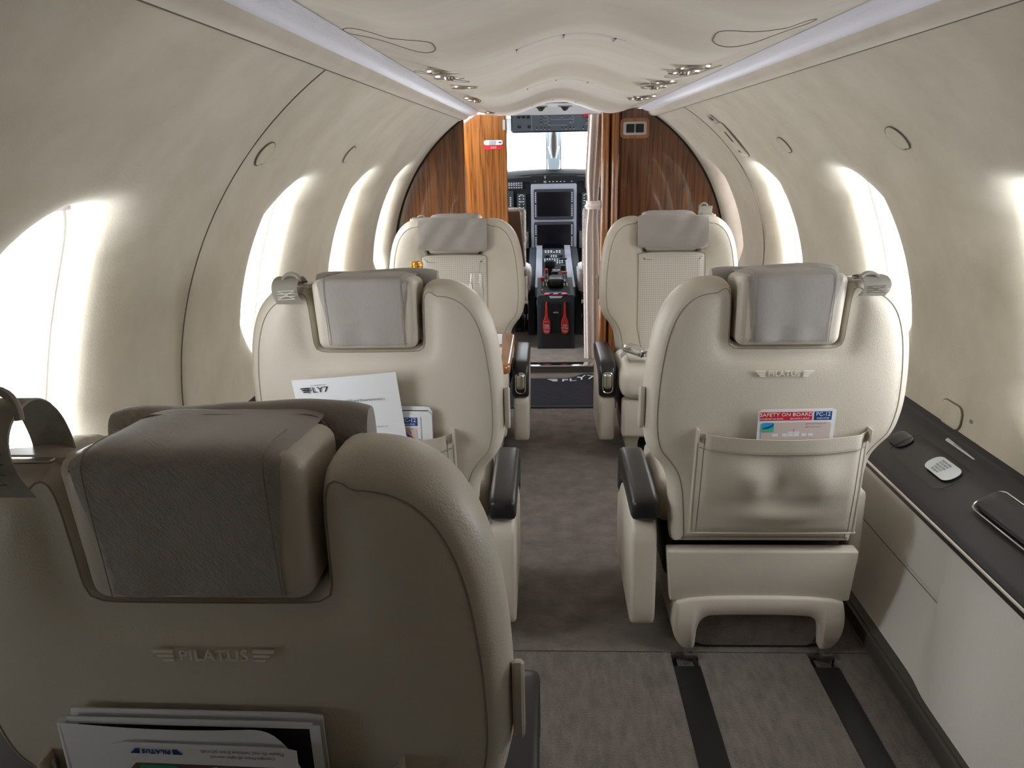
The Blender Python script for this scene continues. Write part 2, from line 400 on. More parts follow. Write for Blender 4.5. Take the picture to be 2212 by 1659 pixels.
for side, nm in ((-1, 'left'), (1, 'right')):
    wall(side, 'wall_'+nm, YB, YF)
    # bulge panel between wall seam and light cover
    obj('trim_1' if side < 0 else 'trim_2', grid(lambda u, v: cyl(side, YB+(YF+.02-YB)*u, ASEAM+.15+3.0*v, -.004-.010*math.sin(PI*v)), 60, 8), 'ceil', smooth=60, kind='structure')
    obj('trim_3' if side < 0 else 'trim_4', tube([cyl(side, YB+(YF-YB)*u/40, ASEAM, -.0005) for u in range(41)], .0022, 6), 'seam', kind='structure')
def arc_seam(name, side, f, r=.0018):
    obj(name, tube([cyl(side, f(a), a, -.0002) for a in [ASEAM-(ASEAM+4)*k/50 for k in range(51)]], r, 6), 'seam', kind='structure')
arc_seam('trim_5', -1, lambda a: 1.64)
arc_seam('trim_6', 1, lambda a: 3.36+.00012*(a-35)**2)
# window frames and panes
n = 0
for side in (-1, 1):
    for yc in WINS[side]:
        n += 1; hw = .153 if yc < 4 else .115
        we = bpy.data.objects.new(f'window_{n}', None); COL.objects.link(we); we.location = cyl(side, yc, AC, .1); we['kind'] = 'structure'
        def P(y, a, d): c = cyl(side, y, a, d); l = we.location; return (c[0]-l.x, c[1]-l.y, c[2]-l.z)
        ts = [2*PI*k/56 for k in range(56)]
        V = []; rr = [(1.06, .096), (.93, .097), (.90, .104), (.90, .125), (1.06, .125)]
        for s, d in rr:
            for t in ts:
                sx, sy = superell(t); V.append(P(yc+sx*hw*s, AC+sy*AH*s, d))
        Fc = [(r*56+k, r*56+(k+1) % 56, (r+1) % 5*56+(k+1) % 56, (r+1) % 5*56+k) for r in range(5) for k in range(56)]
        obj('window_frame', (V, Fc), 'white', we, kind='structure')
        V = [P(yc+superell(t)[0]*hw*.93, AC+superell(t)[1]*AH*.93, .112) for t in ts]; V.append(P(yc, AC, .112))
        obj('window_pane', (V, [(k, (k+1) % 56, 56) for k in range(56)]), 'pane', we, smooth=0, kind='structure')
        if yc < .6:    # added rear shade out of view, drawn down to dim the near seat
            obj('pleated_shade', grid(lambda u, v: P(yc+(u-.5)*hw*2.0, AC+AH*(1-1.68*v), .092+(.008 if int(v*64) % 2 else 0)), 6, 64), 'suede', we, smooth=0, kind='structure')
        elif side == 1 and yc > 4:   # pleated shade pulled down
            obj('pleated_shade', grid(lambda u, v: P(yc+(u-.5)*hw*1.9, AC+AH*(1-2*v), .092+(.008 if int(v*64) % 2 else 0)), 6, 64), 'pleat', we, smooth=0, kind='structure')
        else:                      # shade parked at the top of the opening
            obj('shade_rail', sheet(lambda u, v: P(yc+(u-.5)*hw*1.7, AC+AH*(.97-.13*v), .088), lambda u, v: (side*1, 0, 0), 12, 3, .01), 'pleat', we, kind='structure')
        ld = bpy.data.lights.new('window_daylight', 'AREA'); ld.shape = 'RECTANGLE'; ld.size = 2*hw; ld.size_y = 2*math.radians(AH)*R
        ld.cycles.is_portal = True
        lo = bpy.data.objects.new('window_daylight', ld); COL.objects.link(lo)
        a = math.radians(AC); nrm = Vector((side*math.cos(a), 0, math.sin(a)))
        lo.matrix_world = frame_m(cyl(side, yc, AC, .135), (0, 1, 0) if side > 0 else (0, -1, 0), Vector((0, 0, 1)))
        zax = lo.matrix_world.to_3x3() @ Vector((0, 0, 1))
        lo.matrix_world = frame_m(cyl(side, yc, AC, .135), (0, 1, 0), nrm.cross(Vector((0, 1, 0))))
        if (lo.matrix_world.to_3x3() @ Vector((0, 0, 1))).dot(nrm) < 0:
            lo.matrix_world = frame_m(cyl(side, yc, AC, .135), (0, -1, 0), nrm.cross(Vector((0, 1, 0))))

# ceiling headliner with a raised middle channel and soft steps
XE = .415
def ceil_z(x, Y):
    ax = abs(x)
    z = 1.322+.060*(.5+.5*math.cos(PI*min(ax/.26, 1)))
    if ax > .26: q = (ax-.26)/(XE-.26); z += .034*q*q*(3-2*q)
    def saw(Y):
        per = 1.05; ph = ((Y-1.60) % per)/per
        return .030*(ph/.86 if ph < .86 else 1-(ph-.86)/.14)-.010
    wgt = max(0, 1-(ax/.33)**4)
    return z+saw(Y+.10*ax)*wgt
def saw_smooth(x, Y): return sum(ceil_z(x, Y+d) for d in (-.03, -.015, 0, .015, .03))/5
obj('ceiling', grid(lambda u, v: (CX+(2*u-1)*XE, YB+(YF+.03-YB)*v, saw_smooth((2*u-1)*XE, YB+(YF+.03-YB)*v)), 70, 330), 'ceil', smooth=60, kind='structure')
# ribbed light covers
for side, lb in ((-1, 'long ribbed lavender light cover along the ceiling above the window with the two papers seat'), (1, 'long ribbed lavender light cover running above the dark side ledge')):
    N = 22
    def sp(u, v, side=side):
        Y = YB+(YF+(.13 if side < 0 else -.03)-YB)*u; k = v*N; rib = .0012*abs((k % 1)*2-1)
        p0 = Vector(cyl(side, Y, 58.4, -.004)); p1 = Vector((CX+side*XE, Y, saw_smooth(XE, Y)-.001))
        p = p0.lerp(p1, v); d = Vector((-side*.5, 0, -.85)); end = 0
        return tuple(p+d*(.006*math.sin(PI*v)+rib))
    obj('light_cover', sheet(sp, lambda u, v, s=side: (s*.5, 0, .85), 40, N*4, .006), 'strip', smooth=25,
        label='ribbed lavender light cover along the ceiling edge on the '+('table side of the cabin' if side < 0 else 'dark ledge side of the cabin'), cat='light', group=None)
# floor
obj('floor', box((-.85, 1.632, -.03), (1.0, 4.10, 0)), 'carpet', smooth=0, kind='structure')
obj('floor_aft', join(box((-.85, YB, -.03), (.291, 1.628, 0)), box((.353, YB, -.03), (.610, 1.628, .0)), box((.668, YB, -.03), (1.0, 1.628, 0))), 'carpet2', smooth=0, kind='structure')
for k, (a, b) in enumerate(((.291, .353), (.610, .668))):
    t = empty('seat_track', ((a+b)/2, .35, -.012), ('black rubber seat track cover in the carpet beside the aisle' if k == 0 else 'black rubber seat track cover in the carpet below the dark side ledge'), 'seat track', 'seat track covers')
    w2 = (b-a)/2
    obj('rubber_cover', box((-w2, -1.25, -.01), (w2, 1.225, .0135), .001), 'black', t)
    obj('track_fitting', join(box((-w2*.6, 1.228, -.01), (w2*.6, 1.262, .006), .001), lathe([(.005, .006), (.005, .009)], 10, (0, 1.245, 0))), 'kick', t)
obj('floor_base', box((-.9, YB-.05, -.06), (1.05, 6.2, -.032)), 'kick', smooth=0, kind='structure')
obj('ceiling_light_shield', grid(lambda u, v: (CX+(R+.10)*math.cos(math.radians(48+84*v)), YB+(YF+.10-YB)*u, CZ+(R+.10)*math.sin(math.radians(48+84*v))), 4, 40), 'kick', kind='structure')  # unseen shell added to stop sky light leaking past the ceiling edges
obj('wall_back', box((-.85, YB-.02, -.02), (1.0, YB, 1.6)), 'suede', smooth=0, kind='structure')
# side ledges, lower panels, baseboards
LZ = lambda x: .41+.567*(x-.80)
def ledge_z(x, Y): # soft dip of the inner edge
    return LZ(x)-.012*max(0, 1-abs(x-.86)/.06)*0
for side, nm in ((1, 'right'), (-1, 'left')):
    mir = (lambda vf: vf) if side > 0 else (lambda vf: ([(2*CX-v[0], v[1], v[2]) for v in vf[0]], vf[1]))
    def lf(u, v):
        Y = YB+(YF-YB)*u; q = v*8
        pr = [(.794, .395), (.796, .403), (.806, .411), (.825, .422), (.86, .441), (.90, .463), (.93, .484), (.943, .498), (.9465, .514)]
        i = min(int(q), 7); f = q-i
        return (pr[i][0]*(1-f)+pr[i+1][0]*f, Y, pr[i][1]*(1-f)+pr[i+1][1]*f)
    e = empty('side_ledge', (0, 0, 0), 'charcoal plastic side ledge below the '+('windows with two printed placards and a flush flap' if side > 0 else 'windows beside the table, mostly hidden by seats'), 'side ledge')
    obj('ledge_top', mir(sheet(lf, lambda u, v: (0, 0, -1), 90, 32, .01)), 'plastic', e)
    obj('ledge_piping', mir(tube([(.796, YB+(YF-YB)*k/60, .398) for k in range(61)], .0035, 8)), 'leather', e)
    def pf(u, v):
        Y = YB+(YF-YB)*u; z = .045+(.396-.045)*v
        def rec(Y):
            s = 0
            for yc in (1.95, 2.95, .2):
                s = max(s, 1/(1+math.exp(-((.50)-abs(Y-yc))/.018)))
            return s
        x = .772+.028*v+.010*math.sin(PI*v)
        return (x+.045*rec(Y+.18*(v-.5)**2*4*0+.12*(1-abs(v-.55)*2)*-.35)*math.sin(PI*min(1, max(0, v*.96+.02)))**.6, Y, z)
    obj('wall_'+nm+'_lower', mir(grid(pf, 260, 40)), 'side', smooth=70, kind='structure')
    obj('baseboard_'+nm, mir(join(box((.752, YB, 0), (.768, YF, .046), .004), box((.762, YB, .035), (.80, YF, .049), .002))), 'kick', kind='structure')
    if side > 0:
        def lm(x, Y, rot=0): # frame on ledge: local x runs towards the camera (-Y), local y towards the aisle... kept right-reading from the cabin
            return frame_m((x, Y, LZ(x)+.0015), (0.02, -1, 0), (.87, 0, .493))
        m4 = lm(.880, 1.66)
        obj('instruction_placard', plate(m4, .105, .046, .020, .0012), 'label', e)
        obj('placard_text', join(*[text(s_, .0072, m4 @ Matrix.Translation((-.008, .014-.0072*i, .0016)), .0001) for i, s_ in enumerate(['IIIIIII IIII IIIIIIIII', 'IIII IIII IIIIII III', 'IIIIIII IIII IIIIIIII', 'II IIIII III IIII', 'IIII IIIIII III'])]), 'greyink', e)
        m5 = lm(.9385, 1.70)
        obj('warning_placard', plate(m5, .128, .018, .006, .0012), 'label', e)
        obj('warning_text', join(*[text('IIII IIIIII IIIIIII IIIIII IIII IIII', .0065, m5 @ Matrix.Translation((0, .0035-.007*i, .0016)), .0001) for i in range(2)]), 'greyink', e)
        # raised flap
        def flap(x, y, z): return (x, y, z)
        ml = lm(.888, 1.335)
        obj('armrest_flap', mx(slab(resample(rrect(0, 0, .30, .058, .016), .004), [(0, -.004), (0, .008), (.003, .013), (.010, .015)], 'xy'), ml), 'plastic', e)
        obj('flap_rim', mx(tube([(x, y, .004) for x, y in rrect(0, 0, .312, .070, .020)], .0022, 6, closed=True), ml), 'chrome', e)
        ml2 = lm(.873, 1.86)
        obj('cup_lid', mx(slab(resample(rrect(0, 0, .075, .046, .02), .003), [(0, -.003), (0, .0000), (.003, .0008)], 'xy'), ml2), 'plastic', e)
        obj('lid_seam', mx(tube([(x, y, .0008) for x, y in rrect(0, 0, .25, .085, .025)], .0007, 5, closed=True), lm(.872, 1.715)), 'knob', e)
obj('wall_right_recess_seam', tube([(.826, 1.50+.9*k/20, .215-.004*k/20) for k in range(21)], .001, 5), 'seam', kind='structure')
# wall caps
def on_wall(side, Y, a, off=0.002):
    o = cyl(side, Y, a, -off); ar = math.radians(a)
    n_ = Vector((-side*math.cos(ar), 0, -math.sin(ar))); x = Vector((0, side*-1, 0)) ; y = Vector((-side*math.sin(ar), 0, math.cos(ar)))
    return frame_m(o, x, y)
def cap(side, Y, a, label, w_=.078, h_=.062):
    m4 = on_wall(side, Y, a); e = empty('wall_cap', cyl(side, Y, a), label, 'wall cap', 'flush wall caps')
    l = Matrix.Translation(-Vector(e.location))
    pts = [(-.5, -.05), (-.42, .30), (-.1, .5), (.22, .46), (.5, .12), (.48, -.28), (.28, -.46), (.12, -.40), (.04, -.5), (-.28, -.42)]
    ol = resample(chaikin([(x*w_, y*h_) for x, y in pts], 2), .003)
    obj('cap_disc', mx(slab(ol, [(0, -.003), (0, .0015), (.002, .003)], 'xy'), l @ m4), 'suede', e)
    obj('cap_edge', mx(tube([(x*1.02, y*1.02, .0008) for x, y in ol], .0015, 5, closed=True), l @ m4), 'seam', e)
cap(-1, 1.735, 40.4, 'beige flush cap high on the wall just past the curved seam')
cap(-1, 2.51, 40, 'small beige flush cap above the gap between two windows on the table side')
cap(1, 1.745, 41, 'largest beige flush cap high on the ledge side wall')
cap(1, 2.57, 40.3, 'small beige flush cap beside the exit handle panel')
# cap by the ledge with its little row label
m4 = on_wall(1, 1.785, -2.9)
e = empty('socket_cover', cyl(1, 1.785, -2.9), 'beige rounded socket cover on the wall where it meets the dark ledge', 'socket cover'); l = Matrix.Translation(-Vector(e.location))
obj('cover_plate', mx(slab(resample(rrect(0, 0, .095, .055, .022), .003), [(0, -.003), (0, .003), (.004, .0055)], 'xy'), l @ m4), 'suede', e)
obj('cover_edge', mx(tube([(x, y, .001) for x, y in rrect(0, 0, .097, .057, .022)], .0012, 5, closed=True), l @ m4), 'seam', e)
m4 = on_wall(1, 1.70, -2.2)
obj('row_label', join(text('R2', .011, l @ m4, .0004)), 'greyink', e)
# emergency exit handle panel
e = empty('exit_handle_panel', cyl(1, 3.16, 44), 'beige exit handle cover with finger slot and small red placards on the curved wall', 'exit handle'); l = Matrix.Translation(-Vector(e.location))
m4 = l @ on_wall(1, 3.165, 42.6, .004)
obj('cover_panel', mx(slab(resample(rrect(0, 0, .115, .165, .02), .004), [(0, -.006), (0, .003), (.006, .006)], 'xy'), m4), 'suede', e)
obj('panel_gap', mx(tube([(x, y, .0) for x, y in rrect(0, 0, .120, .170, .02)], .0016, 5, closed=True), m4), 'seam', e)
obj('finger_slot', mx(slab(resample(rrect(.012, .018, .028, .055, .013), .003), [(0, .003), (0, .0066)], 'xy'), m4), 'seam', e)
obj('pull_placard', mx(slab(resample(rrect(-.012, -.055, .045, .020, .002), .003), [(0, .003), (0, .0068)], 'xy'), m4), 'label', e)
obj('pull_text', text('PULL', .013, m4 @ Matrix.Translation((-.012, -.055, .0072)), .0003), 'dred', e)
m6 = l @ on_wall(1, 3.18, 49.6, .002)
obj('exit_placard', plate(m6, .085, .045, .003, .002), 'label', e)
obj('exit_text', text('EXIT', .026, m6 @ Matrix.Translation((0, .002, .0026)), .0003), 'dred', e)

# ------------------------------------------------------------------ ceiling fittings
def ceil_at(X, Y): return saw_smooth(X-CX, Y)
def lamp(X, Y, label, noz, r=.040):
    z = ceil_at(X, Y)-.0015; e = empty('air_nozzle' if noz else 'reading_light', (X, Y, z), label, 'air vent' if noz else 'reading light', 'ceiling air nozzles' if noz else 'ceiling reading lights')
    obj('bezel', lathe([(r*.55, .006), (r, .006), (r*1.02, .001), (r*.95, -.003), (r*.70, -.002), (r*.62, .004), (r*.55, .006)], 32, cap=False), 'satin', e)
    if noz:
        obj('nozzle', lathe([(.001, -.008), (r*.22, -.008), (r*.34, -.005), (r*.42, .003), (r*.60, .005)], 20), 'chrome', e)
    else:
        obj('lens', lathe([(.001, .001), (r*.3, .0015), (r*.60, .005)], 20), 'satin', e)
for X, Y, noz, lb in [(-.227, 1.90, 0, 'silver round reading light, first past the larger oxygen hatch on the table side'),
                      (-.233, 2.07, 1, 'silver air nozzle in the ceiling directly beyond the first table side reading light'),
                      (-.232, 2.43, 0, 'silver reading light alone in the ceiling above the table'),
                      (-.236, 2.86, 0, 'silver reading light in the close pair above the aft facing table seat'),
                      (-.240, 3.00, 1, 'silver air nozzle in the close pair above the aft facing table seat'),
                      (-.249, 4.02, 0, 'small silver reading light in front of the golden wood panel'),
                      (.327, 1.87, 0, 'silver reading light above the seat with the single safety card'),
                      (.331, 2.01, 1, 'silver air nozzle beside the reading light above the safety card seat'),
                      (.338, 2.39, 0, 'silver reading light in the middle pair on the ledge side'),
                      (.327, 2.52, 1, 'silver air nozzle in the middle pair on the ledge side'),
                      (.337, 2.82, 0, 'silver reading light in the pair closest to the switch panel'),
                      (.332, 2.95, 1, 'silver air nozzle in the pair closest to the switch panel')]:
    lamp(X, Y, lb, noz)
for X, Y, w_, h_, lb in [(-.268, 1.475, .155, .105, 'larger oxygen mask hatch outlined in the ceiling next to the table side light cover'),
                         (-.268, 2.20, .145, .07, 'smaller oxygen mask hatch outlined in the ceiling above the table'),
                         (.375, 1.475, .165, .105, 'larger oxygen mask hatch outlined in the ceiling next to the ledge side light cover'),
                         (.385, 2.20, .145, .07, 'smaller oxygen mask hatch outlined in the ceiling on the ledge side')]:
    e = empty('oxygen_mask_hatch', (X, Y, ceil_at(X, Y)), lb, 'ceiling hatch', 'oxygen mask hatches')
    ol = resample(rrect(0, 0, w_, h_, min(.04, h_*.45)), .006)
    obj('hatch_seam', tube([(x, y, ceil_at(X+x, Y+y)-ceil_at(X, Y)-.0002) for x, y in ol], .0009, 5, closed=True), 'seam', e)
    obj('latch_hole', lathe([(.0028, -.001), (.0028, .001)], 10, (w_*.40*(1 if X < 0 else -1), h_*.30, -.0012)), 'knob', e)
for Yc in (1.72, 2.77, 3.82):
    e = empty('ceiling_joint', (CX, Yc, ceil_at(CX, Yc)), {1.72: 'row of three short slots in the ceiling hump above the first seats', 2.77: 'row of three short slots in the middle ceiling wave', 3.82: 'row of three tiny slots in the last ceiling wave before the cockpit'}[Yc], 'ceiling slots', 'ceiling slot rows')
    for dx in (-.125, -.03, .075):
        obj('slot', tube([(dx, -.0+.060*k/6, ceil_at(CX+dx, Yc+.060*k/6)-ceil_at(CX, Yc)-.0003) for k in range(7)], .0020, 6), 'knob', e)
    obj('joint_line', tube([(-.125+.22*k/30, .001, ceil_at(CX-.125+.22*k/30, Yc)-ceil_at(CX, Yc)+.0002) for k in range(31)], .0005, 5), 'seam', e)

# ------------------------------------------------------------------ forward bulkheads
def disc_panel(x0, x1, Y, th, m, name, z0=.0, rad=R-.002, step=.02, parent=None, **k):
    """vertical panel between x0 and x1 whose outer edge follows the cabin cylinder and whose top follows the ceiling"""
    pts = []
    n_ = 40
    def top(x):
        t = CZ+math.sqrt(max(0, rad*rad-(x-CX)**2)) if abs(x-CX) < rad else CZ
        return t
    xs = [x0+(x1-x0)*i/n_ for i in range(n_+1)]
    up_ = [(x, min(top(x), 1.346 if abs(x-CX) < .52 else 9)) for x in xs]
    dn = [(x, max(z0, CZ-math.sqrt(max(0, rad*rad-(x-CX)**2)))) for x in xs[::-1]]
    ol = up_+dn
    return obj(name, slab(resample(ol, .012), [(.004, Y), (0, Y+.004), (0, Y+th)]), m, parent, smooth=30, **k)
e = empty('bulkhead_partition', (0, 0, 0), 'glossy dark walnut partition behind the aft facing seat at the table', 'partition')
disc_panel(CX-R+.004, -.415, YF, .03, 'dwood', 'walnut_panel', parent=e)
obj('edge_trim', tube([(CX-(R-.004)*math.cos(a), YF-.002, CZ+(R-.004)*math.sin(a)) for a in [math.radians(-10+65*k/40) for k in range(41)]], .005, 6), 'knob', e)
e = empty('entry_partition', (0, 0, 0), 'bright golden walnut partition with a white and red notice beside the cockpit opening', 'partition')
disc_panel(-.80, -.205, 4.50, .03, 'owood', 'walnut_panel', z0=.035, parent=e)
fm = lambda x, z, Y: frame_m((x, Y, z), (1, 0, 0), (0, 0, 1))
obj('white_notice', plate(fm(-.279, 1.199, 4.499), .105, .026, .012, .001), 'paper', e)
obj('notice_text', join(*[text('IIIII IIIIIIII IIIII', .0075, fm(-.284, 1.205-.0075*i, 4.4975), .0001) for i in range(3)], plate(fm(-.242, 1.199, 4.4978), .016, .006, .001, .0004)), 'blue', e)
obj('red_notice', plate(fm(-.279, 1.173, 4.499), .108, .020, .009, .001), 'red', e)
obj('red_notice_text', join(*[text('IIIIII IIIIIIII IIII', .0062, fm(-.279, 1.176-.0065*i, 4.4975), .0001) for i in range(2)]), 'paper', e)
obj('door_catch', plate(fm(-.219, 1.29, 4.499), .013, .055, .006, .004), 'label', e)
e = empty('closet_partition', (0, 0, 0), 'glossy dark walnut partition carrying a double rocker switch plate', 'partition')
disc_panel(.392, CX+R-.004, YF, .03, 'dwood', 'walnut_panel', parent=e)
obj('edge_trim', tube([(CX+(R-.004)*math.cos(a), YF-.002, CZ+(R-.004)*math.sin(a)) for a in [math.radians(-10+68*k/40) for k in range(41)]], .005, 6), 'knob', e)
obj('post_backing', box((.292, YF+.045, .02), (.394, YF+.055, 1.345)), 'dwood', e, smooth=0)
for x, s_ in ((.312, .021), (.362, .020)):
    obj('fluted_post', slab(resample(rrect(x, YF+.005, s_*2, .06, .019, 6), .003), [(0, .02), (0, 1.346)], 'xy'), 'owood', e)
obj('switch_surround', plate(fm(.461, 1.252, YF-.001), .148, .098, .022, .006), 'twood', e)
obj('switch_plate', plate(fm(.461, 1.252, YF-.007), .118, .064, .008, .004), 'label', e)
for dx in (-.024, .024): obj('rocker_switch', plate(fm(.461+dx, 1.252, YF-.011), .040, .042, .003, .004), 'knob', e)
# header beyond the ceiling end
obj('trim_7', sheet(lambda u, v: (CX+(2*u-1)*.46, YF+.03+.012*v, saw_smooth((2*u-1)*.415, YF+.03)+.25*v), lambda u, v: (0, 1, 0), 40, 1, .01), 'ceil', kind='structure')
# step and cockpit floor
obj('trim_8', join(box((-.8, 4.10, .0), (.95, 4.115, .034))), 'kick', smooth=0, kind='structure')
obj('door_sill', box((-.8, 4.095, .033), (.95, 4.175, .040), .003), 'chrome', label='silver metal threshold strip at the cockpit step', cat='sill')
obj('floor_cockpit', box((-.85, 4.16, -.03), (1.0, 6.6, .035)), 'carpet', smooth=0, kind='structure')

# ------------------------------------------------------------------ curtain
def curtain_f(u, v):
    z = 1.325-1.29*v
    g = 1-.32*math.exp(-((z-.875)/.13)**2)
    x0 = .215-.008*math.sin(PI*v)+(.016*math.exp(-((z-.875)/.1)**2)); wid = .083*g
    if z > .9: x0 += .012*(z-.9)/.4
    ph = u*2.6*2*PI+1
    return (x0+wid*u, 4.27+.016*math.sin(ph)*(.55 if abs(z-.875) < .03 else (1 if z > .9 else .38))+.003*math.sin(ph*2+z*2), z)
e = empty('curtain', (0, 0, 0), 'taupe curtain gathered by a tieback beside the walnut posts', 'curtain')
obj('drape', sheet(curtain_f, lambda u, v: (0, 1, 0), 80, 60, .003), 'curtain', e, smooth=70)
obj('tieback', mx(tube([(.266+.048*math.cos(a), 4.262+.040*math.sin(a), .872+.004*math.cos(a)) for a in [2*PI*k/32 for k in range(32)]], .008, 8, closed=True), Matrix.Identity(4)), 'curtain', e)
obj('tieback_band', join(slab(resample(rrect(.266, 4.262, .098, .082, .038, 6), .004), [(0, .852), (0, .892)], 'xy')), 'curtain', e)

# ------------------------------------------------------------------ cockpit
def arcshell(y0, y1, d0, d1, rad=R):
    return grid(lambda u, v: (CX+rad*math.cos(math.radians(d0+(d1-d0)*v)), y0+(y1-y0)*u, CZ+rad*math.sin(math.radians(d0+(d1-d0)*v))), 6, 16)
obj('wall_cockpit_left', join(arcshell(4.52, 6.6, 165, 215), arcshell(4.52, 4.95, 120, 165), arcshell(4.95, 6.0, 108, 143)), 'panel2', kind='structure')
obj('wall_cockpit_right', join(arcshell(4.27, 6.6, -35, 15), arcshell(4.27, 4.95, 15, 60), arcshell(4.95, 6.0, 37, 72)), 'panel2', kind='structure')
obj('ceiling_cockpit', join(sheet(lambda u, v: (CX+(2*u-1)*.6, 4.28+.92*v, 1.475-.065*v-.25*(2*u-1)**4*.3), lambda u, v: (0, 0, 1), 20, 8, .01),
    box((-.6, 5.19, 1.365), (.75, 5.9, 1.42), .005), box((-.6, 5.78, 1.285), (.75, 5.86, 1.40), .01)), 'ckw', kind='structure')
for x, lb in ((-.02, 'dark cockpit air outlet nearer the golden wood panel'), (.125, 'dark cockpit air outlet nearer the curtain')):
    z = 1.410+.05; e = empty('cockpit_outlet', (x, 5.0, 1.408), lb, 'air vent', 'cockpit ceiling outlets')
    obj('outlet_ring', lathe([(.026, .002), (.042, .002), (.044, -.004), (.030, -.008), (.026, .002)], 28, cap=False), 'satin', e)
    obj('outlet_cone', lathe([(.001, -.030), (.010, -.028), (.030, -.004)], 20), 'knob', e)
obj('cockpit_dome_light', lathe([(.001, -.006), (.10, -.004), (.12, .004)], 32, (.05, 4.62, 1.446)), 'ckw', label='shallow round dome above the cockpit entrance', cat='light')
# overhead switch panel
OY = 5.2
e = empty('overhead_switch_panel', (.085, OY, 1.325), 'blue-grey overhead switch panel above the windscreen', 'switch panel')
obj('panel_face', slab(resample(rrect(.0, .0, .575, .115, .012), .01), [(.002, -.005), (0, 0), (0, .06)]), 'ovh', e)
obj('panel_border', tube([(x, -.004, z) for x, z in rrect(0, 0, .580, .120, .014)], .003, 6, closed=True), 'panel', e)
O = lambda x, z: fm(x, z, -.006)
lines = [(-.16+.045, .02, -.005, .0025), ]
seg = []
def ln(x0, z0, x1, z1, t=.0014): seg.append(box((min(x0, x1)-t/2, -.0075, min(z0, z1)-t/2), (max(x0, x1)+t/2, -.005, max(z0, z1)+t/2)))
for x in (-.085, .072):
    ln(x, .03, x+.025*(1 if x < 0 else 1), .03); ln(x+.025, .03, x+.025, -.01); ln(x, -.01, x+.025, -.01)
ln(-.11, .012, .10, .012); ln(-.06, -.022, .06, -.022); ln(.17, -.020, .24, -.020); ln(-.165, .045, -.165, -.05)
ln(-.06, .044, .0, .044); ln(.02, .044, .05, .044); ln(.185, .01, .21, .01)
obj('panel_lines', join(*seg), 'key', e, smooth=0)
for x, z in [(-.245, .030), (-.215, .030), (-.185, .030), (-.24, -.028), (-.18, -.028)]:
    obj('rocker_switch', rbox((x, -.008, z), (.019, .012, .015), .002), 'knob', e)
for x, z in [(-.105, .035), (-.105, .018), (-.105, -.003), (-.055, .032), (-.055, .012), (.025, .035), (.078, .03), (.078, .006), (-.055, -.005),
             (-.13, -.035), (-.105, -.035), (-.08, -.035), (-.055, -.035), (.025, -.035), (.05, -.035), (.078, -.035), (.10, -.035), (.16, -.035), (.2, -.035), (.18, .0)]:
    t = obj('toggle_switch', tube([(x, -.004, z), (x, -.022, z-.006)], [.0035, .0025], 6), 'knob', e)
    obj('toggle_tip', rbox((x, -.022, z-.011), (.007, .004, .004), .001), 'key', t)
obj('guarded_switch', rbox((.187, -.012, .031), (.052, .014, .018), .002), 'red', e)
# windscreen
e = bpy.data.objects.new('window_13', None); COL.objects.link(e); e['kind'] = 'structure'; e.location = (.067, 5.95, 1.14)
obj('windscreen_post', join(slab(chaikin([(-.046, .15), (-.046, -.16), (.046, -.16), (.046, .15), (.08, .16), (-.08, .16)], 2), [(.003, -.03), (0, -.026), (0, .03)])), 'post', e, kind='structure')
obj('post_seal', join(tube([(-.050, -.01, -.16), (-.050, -.01, .15)], .004), tube([(.050, -.01, -.16), (.050, -.01, .15)], .004)), 'panel', e, kind='structure')
obj('windscreen_pane', join(box((-.62, .02, -.2), (-.05, .026, .2)), box((.05, .02, -.2), (.62, .026, .2))), 'pane', e, smooth=0, kind='structure')
obj('windscreen_frame', join(box((-.64, 0, .13), (.64, .04, .20), .006), box((-.66, 0, -.2), (-.61, .04, .2), .006), box((.61, 0, -.2), (.66, .04, .2), .006), box((-.64, 0, -.24), (.64, .04, -.17), .006)), 'white', e, kind='structure')
e = empty('standby_compass', (.067, 5.86, 1.25), 'slim dark compass holder with white arms hanging on the windscreen post', 'compass'); e.scale = (1.35, 1, 1.25)
obj('holder_stem', slab(chaikin([(-.010, .03), (-.013, -.06), (-.005, -.12), (.005, -.12), (.013, -.06), (.010, .03)], 2), [(.002, -.010), (0, -.006), (0, .010)]), 'kick', e)
obj('holder_arm', join(tube([(-.016, 0, .02), (-.019, 0, -.06), (-.010, 0, -.12)], .0045), tube([(.016, 0, .02), (.019, 0, -.06), (.010, 0, -.12)], .0045)), 'white', e)
obj('sun_tab', join(slab([(-.034, -.055), (-.018, -.055), (-.016, -.10), (-.022, -.10)], [(0, -.004), (0, .004)]), slab([(.034, -.055), (.018, -.055), (.016, -.10), (.022, -.10)], [(0, -.004), (0, .004)])), 'white', e)
obj('wall_front', box((-.9, 6.08, -.03), (1.05, 6.10, .98)), 'panel', smooth=0, kind='structure')
